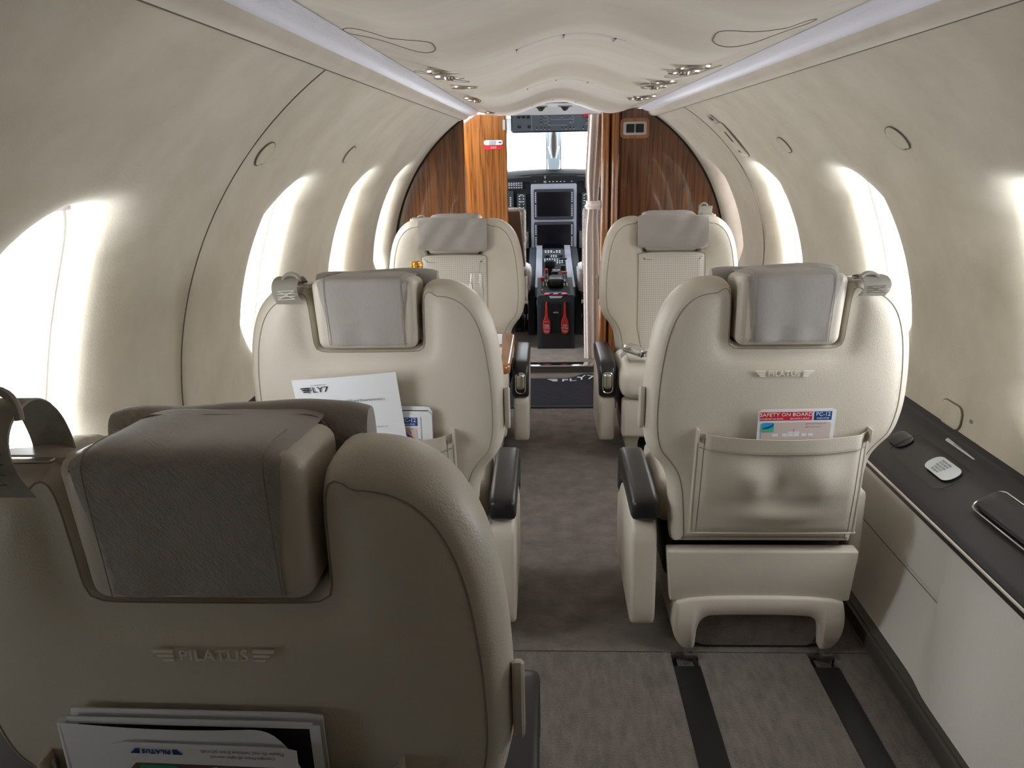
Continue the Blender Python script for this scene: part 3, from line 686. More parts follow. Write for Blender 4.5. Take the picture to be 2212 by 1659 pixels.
# instrument panel
PY = 5.85
e = empty('instrument_panel', (.065, PY, 0), 'charcoal cockpit instrument panel with two dark displays under the windscreen', 'instrument panel')
def glare(u, v):
    x = -.62+1.24*u; return (x, -.02+.13*v*(1 if v < .999 else 1), 1.028-.12*x*x-.004-.05*(1-v)**2)
obj('glareshield', sheet(glare, lambda u, v: (0, 0, -1), 40, 10, .03), 'panel', e)
obj('panel_face', slab(resample([(-.62, .50), (-.62, .93), (-.4, .965), (-.2, .988), (0, .995), (.2, .988), (.4, .965), (.62, .93), (.62, .50)], .02), [(0, .0), (0, .05)]), 'panel', e, smooth=0)
obj('upper_switch_strip', join(rbox((-.0, -.006, .953), (.335, .02, .058), .003)), 'panel', e)
obj('strip_buttons', join(*[rbox((-.03+.0265*i, -.018, z), (.011, .003, .0035), 0) for i in range(7) for z in (.964, .938) if not (i == 5)], rbox((-.135, -.018, .942), (.006, .003, .0035), 0), box((-.098, -.019, .953), (-.078, -.017, .956)), box((-.098, -.019, .970), (-.078, -.017, .973)), *[rbox((-.062, -.019, z), (.007, .003, .007), .001) for z in (.965, .941)]), 'key', e, smooth=0)
obj('switch_outline', tube([(x, -.018, z) for x, z in rrect(-.062, .953, .016, .044, .004)], .0009, 5, closed=True), 'key', e)
obj('display_surround', slab(resample(rrect(0, .675, .330, .50, .01), .015), [(.004, -.012), (0, -.008), (0, .01)]), 'silver', e)
for z0, z1 in ((.672, .886), (.445, .655)):
    h = z1-z0; zc = (z0+z1)/2
    d = obj('display_unit', slab(resample(rrect(0, zc, .288, h, .010), .008), [(.004, -.030), (0, -.024), (0, .0)]), 'panel2', e)
    obj('display_screen', plate(fm(0, zc+.001, -.0305), .240, h-.042, .002, .001), 'screen', d)
    for s_ in (-1, 1): obj('display_buttons', join(*[rbox((s_*.131, -.032, zc+(i-6)*(h-.05)/13+(.006 if i > 6 else -.006)), (.007, .004, .0055), .001) for i in range(13)]), 'key', d, smooth=0)
for sx in (-1, 1):
    xc = sx*.232; d = obj('control_unit', rbox((xc, -.012, .745), (.062, .03, .225), .004), 'panel2', e)
    ks = [rbox((xc+dx, -.029, .84-.0195*i), (.009, .004, .0042), .001) for dx in (-.014, .014) for i in range(11) if i not in (5,)]
    obj('control_buttons', join(*ks, rbox((xc, -.029, .848), (.018, .003, .003), 0), rbox((xc, -.029, .800), (.034, .003, .002), 0), rbox((xc, -.029, .726), (.018, .003, .004), 0)), 'key', d, smooth=0)
    for z in (.775, .655): obj('control_knob', mx(lathe([(.010, 0), (.009, .016), (.001, .017)], 14), frame_m((xc+(.0 if z > .7 else .012), -.026, z), (1, 0, 0), (0, 0, 1))), 'knob', d)
    obj('side_display', rbox((sx*.42, -.012, .76), (.26, .03, .24), .004), 'panel2', e)
    obj('side_screen', plate(fm(sx*.43, .765, -.028), .20, .19, .002, .001), 'screen', e)
    obj('side_screen_buttons', join(*[rbox((sx*.312, -.030, .70+.0145*i), (.011, .004, .005), .001) for i in range(10)]), 'key', e, smooth=0)
    xa = sx*.295; d = obj('audio_panel', rbox((xa, -.01, .915), (.150, .022, .055), .006), 'panel2', e)
    obj('audio_buttons', join(*[rbox((xa-.060+.0175*i, -.022, .932-.016*j), (.009, .003, .0032), 0) for i in range(8) for j in range(3)], rbox((xa-.01, -.022, .924), (.10, .002, .0008), 0)), 'key', d, smooth=0)
    obj('lower_panel', join(rbox((sx*.235, -.01, .525), (.10, .03, .12), .003), *[rbox((sx*.24, -.028, .555-.035*i), (.018, .006, .02), .002) for i in range(3)]), 'kick', e)
obj('silver_handle', rbox((-.205, -.04, .535), (.018, .02, .04), .008, 3), 'satin', e)
# centre console
e = empty('centre_console', (.060, 4.50, .035), 'grey centre console with throttle levers keypads and two red emergency pulls', 'console')
def cons(y): # height of the console top along y (local)
    return .315+y*.055 if y < 1.0 else .370+(y-1.0)*.12
sil = []
def cside(sx):
    return slab(resample([(0, -.03), (0, .30), (.25, .33), (.70, .355), (1.00, .392), (1.34, .44), (1.34, -.03)], .03), [(0, sx*.082), (0, sx*.108)], 'yz')
obj('console_side', join(cside(-1), cside(1)), 'panel2', e)
obj('console_cheek', join(*[slab(resample([(.55, .27), (.85, .38), (1.15, .43), (1.34, .44), (1.34, .0), (.35, .0)], .03), [(.003, sx*.125), (0, sx*.129), (0, sx*.17)], 'yz') for sx in (-1, 1)]), 'panel2', e)
obj('silver_trim', join(*[slab(resample([(.25, .322), (.70, .362), (1.00, .400), (1.34, .455), (1.34, .40), (.25, .26)], .03), [(0, sx*.080), (0, sx*.122)], 'yz') for sx in (-1, 1)]), 'silver', e)
TM = lambda y: frame_m((0, y, cons(y)+.006), (1, 0, 0), (0, 1, .09))
obj('console_top', sheet(lambda u, v: (-.085+.17*u, 1.32*v, cons(1.32*v)), lambda u, v: (0, 0, -1), 2, 30, .03), 'panel', e, smooth=20)
# keypad face, tilted towards the seats
KM = frame_m((0, .98, .385), (1, 0, 0), (0, .80, .60))
kp = obj('keypad_panel', mx(slab(resample(rrect(0, 0, .155, .22, .012), .006), [(0, -.02), (0, .002), (.002, .004)], 'xy'), KM), 'panel2', e)
ks = []
for r in range(2):
    for c in range(6):
        if c != 3 or r: ks.append(mx(rbox((-.056+.0195*c, .090-.014*r, .006), (.012, .006, .003), .001), KM))
for r in range(2):
    for c in range(3): ks.append(mx(rbox((-.016+.016*c, .045-.014*r, .006), (.009, .007, .004), .002), KM))
for r in range(6):
    for c in range(8): ks.append(mx(rbox((-.062+.0172*c, .008-.017*r, .006), (.009, .009, .005), .003), KM))
obj('keypad_buttons', join(*ks), 'key', kp, smooth=40)
for x in (-.045, .048): obj('rotary_knob', mx(lathe([(.015, .003), (.013, .022), (.001, .024)], 18, (x, .040, 0)), KM), 'knob', kp)
obj('power_lever', join(mx(slab(resample([(-.008, 0), (.008, 0), (.014, .06), (-.014, .06)], .004), [(0, -.006), (0, .006)]), Matrix.Translation((-.030, .50, .345)))), 'panel2', e)
obj('lever_grip', rbox((-.030, .50, .425), (.072, .045, .052), .018, 4), 'panel2', e)
obj('quadrant_slots', join(*[rbox((x, .40, .348), (.010, .26, .012), .003) for x in (-.062, -.045, .045, .060)]), 'knob', e)
obj('quadrant_hood', rbox((.004, .28, .350), (.095, .17, .06), .02, 4), 'knob', e)
obj('quadrant_knobs', join(rbox((.0, .42, .385), (.042, .03, .02), .006), rbox((.055, .58, .392), (.030, .03, .035), .005), rbox((.060, .80, .42), (.05, .012, .012), .003)), 'knob', e)
obj('trim_marks', join(*[rbox((x, y, .353+.0), (.008, .004, .004), 0) for x in (-.070, -.054, .052, .070) for y in (.12, .16, .20, .25, .30, .34)], *[rbox((x, .62, .37), (.02, .012, .006), 0) for x in (-.0, .025)]), 'key', e, smooth=0)
obj('red_knob', lathe([(.001, 0), (.009, .002), (.014, .014), (.012, .028), (.003, .034)], 18, (-.076, .30, .345)), 'red', e)
obj('red_tag', join(rbox((-.052, .55, .375), (.018, .02, .03), .003), rbox((.062, .52, .37), (.035, .02, .010), .003), rbox((-.078, .10, .33), (.006, .05, .004), 0)), 'red', e)
obj('blue_strip', rbox((.0, .035, .322), (.12, .02, .006), .002), 'blue', e)
obj('console_frame', slab(resample(rrect(0, .155, .216, .325, .016), .006), [(.003, -.002), (0, .002), (0, .03)]), 'panel2', e)
obj('stowage_recess', slab(resample(rrect(0, .142, .172, .275, .012), .006), [(0, -.0035), (0, .0)]), 'black', e)
obj('stowage_door', slab(resample(rrect(0, .180, .056, .175, .008), .006), [(.002, -.007), (0, -.004), (0, .0)]), 'panel', e)
obj('open_text', text('OPEN', .012, fm(0, .216, -.0076), .0003), 'key', e)
for sx in (-1, 1):
    ol = chaikin([(-.008, .128), (-.008, .215), (-.012, .23), (.012, .23)][:0]+[(-.0065, .280), (-.0065, .195), (-.023, .165), (-.023, .090), (.023, .090), (.023, .165), (.0065, .195), (.0065, .280)], 2)
    pl = obj('emergency_pull', slab(resample([(x+sx*.053, z) for x, z in ol], .003), [(.002, -.014), (0, -.011), (0, -.004)]), 'dred', e)
    if sx > 0: ts = [('ACS', .013, .142), ('EMERGENCY', .006, .131), ('SHUT OFF', .007, .122), ('PULL', .013, .107)]
    else: ts = [('PRESS TO', .006, .164), ('FUEL', .013, .142), ('EMERGENCY', .006, .131), ('SHUT OFF', .007, .122), ('PULL', .013, .107)]
    obj('pull_text', join(*[text(s_, q, fm(sx*.053, z, -.0145), .0003) for s_, q, z in ts]), 'key', pl)
obj('warning_stripe', join(rbox((-.05, .0, .3235), (.032, .03, .006), .002), rbox((.0, .0, .3235), (.028, .03, .006), .002), rbox((.05, .0, .3235), (.032, .03, .006), .002)), 'red', e)
obj('winged_badge', join(slab([(-.040, .312), (.040, .312), (.030, .300), (-.030, .300)], [(0, -.0035), (0, -.001)])), 'label', e)
# crew seats
def fluffy(c, s, r=.03, k=0):
    b = rbox(c, s, r, 5); rnd = random.Random(k)
    return [(x+rnd.uniform(-.005, .005), y+rnd.uniform(-.005, .005), z+rnd.uniform(-.005, .005)) for x, y, z in b[0]], b[1]
for sx, X0, lb in ((-1, -.350, 'brown backed pilot seat with white sheepskin behind the golden wood panel'), (1, .467, 'pilot seat with white sheepskin half hidden by the curtain')):
    e = empty('crew_seat', (X0, 4.95, .035), lb, 'seat', 'crew seats')
    tp = lambda fx, fy, fz, x, y, z: (x*(1-.12*(fz+.5)), y+.10*-(fz), z)
    obj('seat_back', rbox((0, .0, .56), (.46, .035, .42), .015, 3, tp), 'brownback' if sx < 0 else 'cream', e)
    obj('sheepskin_back', fluffy((0, .05, .56), (.46, .055, .44), .025, 3), 'fleece', e)
    obj('sheepskin_seat', fluffy((0, .26, .30), (.47, .42, .10), .04, 4), 'fleece', e)
    obj('sheepskin_bolster', fluffy((-sx*.215, .12, .33), (.085, .30, .17), .035, 5), 'fleece', e)
    obj('seat_frame', join(rbox((0, .0, .30), (.44, .06, .12), .01), rbox((0, .22, .2), (.42, .40, .05), .01), *[rbox((a, .22, .10), (.03, .40, .16), .005) for a in (-.18, .18)], *[rbox((a, .22, .012), (.05, .44, .024), .003) for a in (-.18, .18)]), 'knob', e)
    obj('belt_strap', tube([(-sx*.21, -.03, .42), (-sx*.225, -.05, .36), (-sx*.22, -.045, .29), (-sx*.19, -.03, .25)], .006, 6), 'knob', e)
    obj('adjust_lever', join(tube([(-sx*.20, -.04, .22), (-sx*.23, -.05, .14), (-sx*.22, -.04, .02)], .008, 6), rbox((-sx*.225, -.05, .16), (.03, .03, .07), .008)), 'knob', e)

# ------------------------------------------------------------------ passenger seats
TILT = .10
def shear(vf): return [(x, y-TILT*z, z) for x, y, z in vf[0]], vf[1]
def back_outline(a):
    """a = side of the aisle (-1 or 1) in seat coordinates"""
    aisle = [(.190, .271), (.205, .2715), (.207, .285), (.211, .36), (.220, .440), (.240, .474), (.268, .505), (.280, .56), (.281, .63), (.276, .71), (.264, .79), (.240, .850), (.200, .887), (.155, .897), (.124, .893), (.112, .872)]
    wind = [(.190, .271), (.205, .2715), (.207, .285), (.211, .38), (.217, .485), (.234, .515), (.262, .545), (.274, .60), (.275, .65), (.270, .72), (.258, .79), (.235, .848), (.197, .885), (.155, .896), (.124, .893), (.112, .872)]
    n = [(.1095, .81), (.109, .775), (.1075, .762), (.095, .759)]
    pa = [(a*x, z) for x, z in aisle]; pw = [(-a*x, z) for x, z in wind]
    pts = pa+[(a*x, z) for x, z in n]+[(-a*x, z) for x, z in n[::-1]]+pw[::-1]
    return resample(chaikin(pts, 3), .009)
def wing_logo(scale, m4):
    """winged name mark: text between three slanted bars a side"""
    parts = [text('PILATUS', .0172, m4 @ Matrix.Translation((0, 0, .0010)), .0011, xs=1.0, space=1.06)]
    for s in (-1, 1):
        for i, (l, z) in enumerate(((.021, .0052), (.0165, .0002), (.012, -.0048))):
            x0 = s*.0385; x1 = s*(.0385+l); h = .0016
            v = [(x0, z-h, 0), (x1-s*.002, z-h, 0), (x1, z+h, 0), (x0, z+h, 0)]
            V = v+[(p[0], p[1], .0020) for p in v]
            parts.append(mx((V, [(0, 1, 2, 3), (7, 6, 5, 4), (0, 1, 5, 4), (1, 2, 6, 5), (2, 3, 7, 6), (3, 0, 4, 7)]), m4))
    return join(*parts)
def back_m(x, z, off=.001, rot=0):
    """frame on the rear face of a backrest, seat coordinates"""
    n_ = Vector((0, -1, -TILT)).normalized()
    m = frame_m((x, -TILT*z+n_.y*off, z+n_.z*off), (1, 0, 0), (0, -TILT, 1))
    return m @ Matrix.Rotation(math.radians(rot), 4, 'Z')
def make_seat(loc, rz, a, label, pocket=True, logo=True, lap=False, cloth_rear=True, arm_x=.268, arm_len=.36, bdz=0, bsc=1.0, puff=0):
    e = empty('passenger_seat', loc, label, 'seat', 'beige leather passenger seats', rz)
    ol = back_outline(a)
    th = .135
    # backrest: rear panel, rounded band, front
    rings = [(.0275, .0115), (.024, .0115), (.013, .021), (.003, .038), (0, .062), (.002, .090), (.008, .110), (.020, .124)]
    def nsc(x, z):
        if z < .73: return 1
        t = min(1, max(0, (abs(x)-.112)/.035)); return .34+.66*t*t*(3-2*t)
    bk = obj('backrest', shear(soft_slab(ol, rings, lambda d: .0115*math.exp(-d/.018), lambda d: th-.011*math.exp(-d/.02), scl=nsc)), 'leather', e, smooth=60)
    sm = inset(ccw(ol), .0262, 2, nsc)
    obj('backrest_piping', shear(tube([(x, .0115, z) for x, z in sm], .0010, 6, closed=True)), 'stitch', bk)
    sm2 = inset(ccw(ol), .026, 2, nsc)
    obj('front_piping', shear(tube([(x, .127, z) for x, z in sm2], .0012, 6, closed=True)), 'stitch', bk)
    # front insert with seams
    io = resample(chaikin([(-.132, .30), (-.132, .74), (-.130, .762), (.130, .762), (.132, .74), (.132, .30)], 2), .01)
    obj('backrest_insert', shear(slab(io, [(0, .12), (.002, .135), (.012, .1385), (.03, .140)])), 'perf', bk)
    obj('insert_seam', shear(tube([(x, .1358, z) for x, z in io], .0011, 5, closed=True)), 'stitch', bk)
    # headrest
    tp = lambda fx, fy, fz, x, y, z: (x*(1+.035*fz), y, z-(.012*(fy+.5) if fz > 0 else 0))
    hr = obj('headrest', shear(rbox((0, .060, .834), (.211, .130, .150), .018, 5, tp)), 'leather', e, smooth=60)
    obj('headrest_seam', shear(join(*[tube([(x*(1+.35*(z-.838)), y, z) for x, z in rrect(0, .838, .194, .131, .022, 6)], .0012, 6, closed=True) for y in (.0008, .121)])), 'stitch', hr)
    # antimacassar cloth
    pa = resample(chaikin([(-.0085, .771), (-.009, .83), (-.009, .890), (-.005, .909), (.02, .913), (.08, .907), (.140, .904)], 2, closed=False), .006, closed=False)
    def cf(u, v):
        k = v*(len(pa)-1); i = min(int(k), len(pa)-2); f = k-i
        y = pa[i][0]*(1-f)+pa[i+1][0]*f; z = pa[i][1]*(1-f)+pa[i+1][1]*f
        w2 = (.083+.004*math.sin(z*30))*(1+.10*max(0, (z-.85)/.1)); x = (2*u-1)*w2
        q = .0022*math.sin(x*90)*(1 if z < .8 else .3)-.0015*math.cos(x*38)
        y2 = y-(q if z < .90 else 0)*.8+(.004*abs(2*u-1)**6 if z < .90 else 0)
        return shear(([(x, y2, z+(q*.4 if z > .90 else 0)-(.006*abs(2*u-1)**6 if z > .90 else 0))], []))[0][0]
    cl = obj('headrest_cover', sheet(cf, lambda u, v: (0, 1, -1), 30, 60, .0022), 'cloth', e, smooth=70)
    for s_ in (-1, 1): obj('cover_stitching', shear(tube([(s_*.078, y-.0012 if z < .90 else y, z+(.0012 if z > .90 else 0)) for y, z in pa[:34]], .0006, 5)), 'stitch', cl)
    # neck pillow at the front, wider than the headrest
    def soft(c, s, r, k=0, amp=.003):
        b = rbox(c, s, r, 6)
        return [(x+amp*math.sin(z*60+k)*math.cos(x*25), y+amp*math.sin(x*70+z*30+k), z+amp*math.sin(x*38+k)) for x, y, z in b[0]], b[1]
    pf_ = grid(lambda u, v: (0, 0, 0), 1, 1)
    def pil(u, v):
        t = 2*PI*v; x = (2*u-1)*.134; e_ = 1-.10*abs(2*u-1)**8
        c, s = math.cos(t), math.sin(t)
        yy = (abs(c)**.75)*(1 if c > 0 else -1)*.025*e_; zz = (abs(s)**.6)*(1 if s > 0 else -1)*.065*e_
        wr = .0028*math.sin(x*46+1.3*math.sin(zz*40))*math.exp(-((x+.045)/.05)**2)+.0016*math.sin(x*75+zz*50)
        return shear(([(x, .152+yy+wr, .841+zz+.003*math.sin(x*20))], []))[0][0]
    pv, pfc = grid(pil, 44, 40); cap0 = tuple(range(40)); cap1 = tuple(44*41+k for k in range(40))
    obj('headrest_pillow', (pv, pfc+[cap0, cap1]), 'cloth', e, smooth=60)
    # seat cushion
    tpc = lambda fx, fy, fz, x, y, z: (x*(1-.05*(fy+.5)), y, z+(.012*(1-4*fx*fx)*(1-4*fy*fy) if fz > 0 else 0))
    cu = obj('seat_cushion', rbox((0, .265, .325), (.470, .340, .125), .045, 5, tpc), 'leather', e, smooth=60)
    obj('cushion_seam', join(*[tube([(s*.170, .430, .285), (s*.172, .434, .32), (s*.174, .427, .355), (s*.180, .395, .384), (s*.186, .34, .390), (s*.188, .25, .396), (s*.188, .15, .394)], .0011, 6) for s in (-1, 1)]), 'stitch', cu)
    obj('front_skirt', rbox((0, .375, .185), (.430, .06, .150), .014, 3), 'leather', e, smooth=50)
    obj('seat_pan', rbox((0, .21, .21), (.42, .30, .13), .02, 2), 'plastic', e)
    # rear skirt
    tps = lambda fx, fy, fz, x, y, z: (x*(1+.05*(fz)), y, z)
    obj('rear_skirt', rbox((0, -.006, .199), (.424, .036, .130), .006, 3, tps), 'leather', e, smooth=50)
    # pedestal
    hp = [(.188, .150), (.198, .11), (.200, .065), (.190, .030), (.168, .006), (.146, .006), (.143, .040), (.141, .070), (.130, .092), (.108, .101)]
    ped = [(-x, z) for x, z in hp]+hp[::-1]
    pd = obj('pedestal', slab(resample(chaikin(ped, 2), .006), [(.006, -.034), (.001, -.030), (0, -.024), (0, .31), (.004, .32)]), 'leather', e, smooth=50)
    obj('pedestal_carpet', slab(resample(rrect(0, .054, .292, .100, .03), .01), [(.004, -.012), (0, -.006), (0, .03)]), 'carpet', pd)
    obj('floor_fitting', join(*[join(rbox((s*.158, -.045, .008), (.030, .03, .012), .003), lathe([(.005, 0), (.005, .005)], 10, (s*.158, -.05, .014))) for s in (-1, 1)]), 'kick', e)
    obj('track_leg', join(*[rbox((s*.152, .18, .006), (.05, .36, .012), .003) for s in (-1, 1)]), 'satin', e)
    # aisle armrest
    ax = a*arm_x
    k_ = arm_len/.36
    pad = [(-.02, .330), (-.02, .372), (-.012, .386), (.04, .392), (.18, .396), (.30, .395), (.345, .388), (.368, .365), (.374, .31), (.371, .258), (.328, .255), (.312, .29), (.27, .322), (.16, .332), (.06, .328)]
    shl = [(-.032, .075), (-.028, .22), (-.018, .328), (.06, .326), (.16, .330), (.27, .320), (.312, .288), (.328, .256), (.368, .256), (.366, .19), (.352, .085), (.33, .075), (.25, .07), (.0, .062)]
    ae = obj('armrest', mx(slab(resample(chaikin([(y*k_, z) for y, z in pad], 2), .006), [(.010, -.031), (.003, -.027), (0, -.018), (0, .018), (.003, .027), (.010, .031)], 'yz'), Matrix.Translation((ax, 0, 0))), 'plastic', e, smooth=50)
    obj('armrest_shell', mx(slab(resample(chaikin([(y*k_, z) for y, z in shl], 2), .006), [(.010, -.030), (.003, -.027), (0, -.020), (0, .018), (.003, .025), (.010, .028)], 'yz'), Matrix.Translation((ax, 0, 0))), 'leather', ae, smooth=50)
    fr = frame_m((ax, .3735*k_, .318), (-1, 0, 0), (0, -.07, 1))
    obj('latch_frame', mx(tube([(x, y, .0) for x, y in rrect(0, 0, .036, .078, .015, 5)], .002, 6, closed=True), fr), 'chrome', ae)
    obj('recline_latch', mx(slab(resample(rrect(0, .006, .030, .060, .011, 5), .003), [(0, -.006), (0, .003), (.003, .007), (.007, .0085)], 'xy'), fr), 'satin', ae, smooth=50)
    obj('window_armrest', rbox((-a*.243, .22, .27), (.035, .30, .20), .012, 3), 'leather', e, smooth=50)
    # recline handle beside the backrest
    ho = resample(chaikin([(-.012, -.050), (.010, -.046), (.014, -.015), (.006, .005), (.012, .030), (.010, .048), (-.012, .050)], 2), .004)
    obj('recline_handle', shear(mx(slab(ho, [(.003, -.006), (0, -.003), (0, .003), (.003, .006)], 'yz'), Matrix.Translation((a*.285, .045, .610)))), 'cream', e)
    # shoulder belt over the window side shoulder
    bx = -a*.150
    bp = resample(chaikin([(-.006, .866), (-.020, .890), (-.022, .915), (-.008, .932), (.02, .940), (.050, .925), (.062, .895), (.064, .870)], 2, closed=False), .004, closed=False)
    bp = [(y, .862+(z-.866)*bsc+bdz) for y, z in bp]
    def bf(u, v):
        k = v*(len(bp)-1); i = min(int(k), len(bp)-2); f = k-i
        wd = .026 if v < .45 else .026-.006*min(1, (v-.45)*4)
        return (bx+(2*u-1)*wd-a*.004*math.sin(v*5), bp[i][0]*(1-f)+bp[i+1][0]*f-TILT*.9, bp[i][1]*(1-f)+bp[i+1][1]*f)
    be = obj('shoulder_belt', sheet(bf, lambda u, v: (0, .6, -.8), 8, 40, .003), 'web', e, smooth=60)
    y0 = -.022-TILT*.9
    obj('belt_stitching', join(*[tube([(bx-.018, y0-.0005, .862+(.014+.008*i)*bsc+bdz), (bx+.018, y0-.0025, .862+(.0165+.008*i)*bsc+bdz)], .0006, 4) for i in range(4)], tube([(bx-.016, y0-.001, .862+.016*bsc+bdz), (bx+.016, y0-.003, .862+.039*bsc+bdz)], .0006, 4), tube([(bx+.016, y0-.001, .862+.016*bsc+bdz), (bx-.016, y0-.003, .862+.039*bsc+bdz)], .0006, 4)), 'thread' if not logo else 'seam', be)
    obj('belt_loop', tube([(bx+.012*a*0+.017*math.cos(t)+.006*a, -TILT*.9-.002+.004*math.sin(t), .862+.060*bsc+bdz+.022*bsc*math.sin(t)) for t in [PI*k/14 for k in range(15)]], .0042, 8), 'web', be)
    obj('belt_slot', shear(mx(slab(resample(rrect(0, 0, .070, .022, .009), .004), [(0, .885), (0, .893), (.002, .895)], 'xy'), Matrix.Translation((bx, .045, 0)))), 'cream', e)
    obj('slot_bar', shear(rbox((bx, .02, .896), (.060, .010, .004), .002)), 'satin', e)
    if logo: obj('embroidered_name', wing_logo(1, back_m(0, .699, .0012)), 'thread', e, smooth=0)
    if pocket:
        def pk(u, v, back=False):
            x = -.172+.364*u*1.0-(.0 if v > .5 else 0)+(.004*(1-v)*(2*u-1)); z = .313+.255*v-.007*math.sin(PI*u)*v
            b_ = math.sin(PI*u)**.6*(.012+.014*v)+.006
            f_ = 1.5*(.010*math.exp(-((u-.30)/.13)**2-((v-.62)/.16)**2)-.008*math.exp(-((u-.48)/.09)**2-((v-.52-.25*(u-.48))/.20)**2)+.009*math.exp(-((u-.72)/.12)**2-((v-.60)/.2)**2)+.006*math.exp(-((u-.5)/.22)**2-((v-.22)/.09)**2))
            if v > .86: f_ += .003
            ed = min(1, min(u, 1-u, v)*14)
            y = -(b_*(.35+.65*min(1, v*2.2))+f_+puff*min(1, v*2.2)*math.sin(PI*u)**.4)*ed-.003
            return shear(([(x*(a*-1), y, z)], []))[0][0]
        pkt = obj('seat_pocket', sheet(lambda u, v: pk(u, v), lambda u, v: (0, 1, 0), 60, 46, .0028), 'leather', e, smooth=70)
        bd = [pk(.012, v) for v in [k/20 for k in range(20, -1, -1)]]+[pk(u, .012) for u in [k/30 for k in range(31)]]+[pk(.988, v) for v in [k/20 for k in range(21)]]
        obj('pocket_edge', tube([(x, y+.0005, z) for x, y, z in bd], .0028, 6), 'leather', pkt)
        obj('pocket_stitching', join(tube([(x, y-.0012, z) for x, y, z in [pk(.02+.96*k/40, .865) for k in range(41)]], .0008, 5), tube([(x, y-.001, z) for x, y, z in [pk(.045, .03+.93*k/30) for k in range(31)]], .0006, 5), tube([(x, y-.001, z) for x, y, z in [pk(.955, .03+.93*k/30) for k in range(31)]], .0006, 5)), 'stitch', pkt)
        for s_ in (-1, 1): obj('pocket_tab', shear(rbox((s_*.180-a*.010, -.010, .562), (.004, .024, .030), .0015)), 'leather', pkt)
    if lap:
        bz = .402
        obj('lap_belt', join(sheet(lambda u, v: (a*(.215-.10*u), .30+.045*(v-.5)+.03*u, bz-.004+.040*math.sin(PI*u)), lambda u, v: (0, 0, 1), 12, 4, .004),
            sheet(lambda u, v: (a*(.075-.26*u), .33+.045*(v-.5)+.02*math.sin(u*6), bz+.010*math.sin(u*9)**2+.012*(v-.5)*math.sin(u*5)), lambda u, v: (0, 0, 1), 30, 4, .004)), 'web', e, smooth=60)
        bmx = Matrix.Translation((a*.168, .345, bz+.034)) @ Matrix.Scale(1.2, 4) @ Matrix.Rotation(a*math.radians(-18), 4, 'Y') @ Matrix.Rotation(math.radians(a*-25), 4, 'Z')
        bu = obj('belt_buckle', mx(rbox((0, 0, 0), (.062, .052, .024), .005, 3), bmx), 'chrome', e)
        obj('buckle_face', mx(rbox((-a*.028, .0, -.002), (.012, .044, .018), .002), bmx), 'plastic', bu)
        obj('belt_tongue', mx(rbox((-a*.052, .004, .0), (.030, .035, .006), .0025), bmx), 'chrome', bu)
    return e
S_near = make_seat((-.315, .70, 0), 0, 1, 'beige leather seat with the curled white brochure in its pocket, standing alone before the rest', arm_x=.272, arm_len=.35, bdz=.012, bsc=1.12, puff=.024)
S_tab = make_seat((-.370, 1.66, 0), 0, 1, 'beige leather seat backing onto the table, with a tilted printed sheet in its pocket', logo=False, arm_len=.34, bdz=0, bsc=.72, puff=.014)
S_right = make_seat((.493, 1.66, 0), 0, -1, 'beige leather seat by the dark ledge, one red and blue card in its pocket', arm_len=.34, bdz=.004, bsc=.52, puff=.004)
S_fl = make_seat((-.363, 3.195, 0), PI, -1, 'aft facing beige leather seat behind the table with glasses and bottle', pocket=False, logo=False, bsc=.5)
S_fr = make_seat((.498, 3.195, 0), PI, 1, 'aft facing beige leather seat with an open seat belt buckle lying on its cushion', pocket=False, logo=False, lap=True, bsc=.9)
def on_seat(seat, x, z, off, rot=0):
    l = seat.location
    return Matrix.Translation(l) @ back_m(x, z, off, rot)

# ------------------------------------------------------------------ papers and cards
def lying(name, m4, label, cat, group=None):
    e = empty(name, m4.translation, label, cat, group); return e, Matrix.Translation(-m4.translation) @ m4
# printed sheet
m4 = on_seat(S_tab, -.042, .580, .0265, 4.5)
e, l = lying('paper_sheet', m4, 'tilted white printed sheet headed onboard inflight wifi and entertainment', 'paper')
def pap(u, v): return tuple(l @ Vector(((u-.5)*.222, v*.206-.075, -.003*(1-v)+.003*math.sin(u*PI))))
obj('sheet', sheet(pap, lambda u, v: (0, 1, 0), 10, 10, .0006), 'paper', e)
T = lambda x, y: l @ Matrix.Translation((x, y, .0038))
obj('headline_text', join(text('FLY7', .0175, T(-.058, .106), .0002, xs=1.25), *[mx(rbox((-.0865+.001*i, .1115-.004*i, 0), (.016-.003*i, .0026, .0004), 0), T(0, 0))for i in range(3)]), 'ink', e, smooth=0)
obj('title_text', join(text('Onboard Inflight WIFI and Entertainment', .0082, T(.006, .0755), .0002), text('FLY YOUR OWN WAY', .0032, T(-.055, .117), .0001)), 'greyink', e, smooth=0)
obj('print_image', join(mx(rbox((-.022, .047, 0), (.062, .024, .0006), 0), T(0, 0)), mx(rbox((.030, .050, 0), (.012, .024, .0006), 0), T(0, 0))), 'brown', e, smooth=0)
obj('image_text', join(text('INFLIGHT', .006, T(-.018, .047) @ Matrix.Translation((0, 0, .0006)), .0001), text('ENTERTAINMENT SYSTEM', .0048, T(-.018, .040) @ Matrix.Translation((0, 0, .0006)), .0001), mx(rbox((-.030, .053, .0005), (.0016, .014, .0006), 0), T(0, 0)), mx(rbox((.006, .047, .0005), (.0016, .024, .0006), 0), T(0, 0))), 'paper', e, smooth=0)
obj('body_text', text('used as an airphone and', .0044, T(.055, .012), .0001), 'greyink', e, smooth=0)
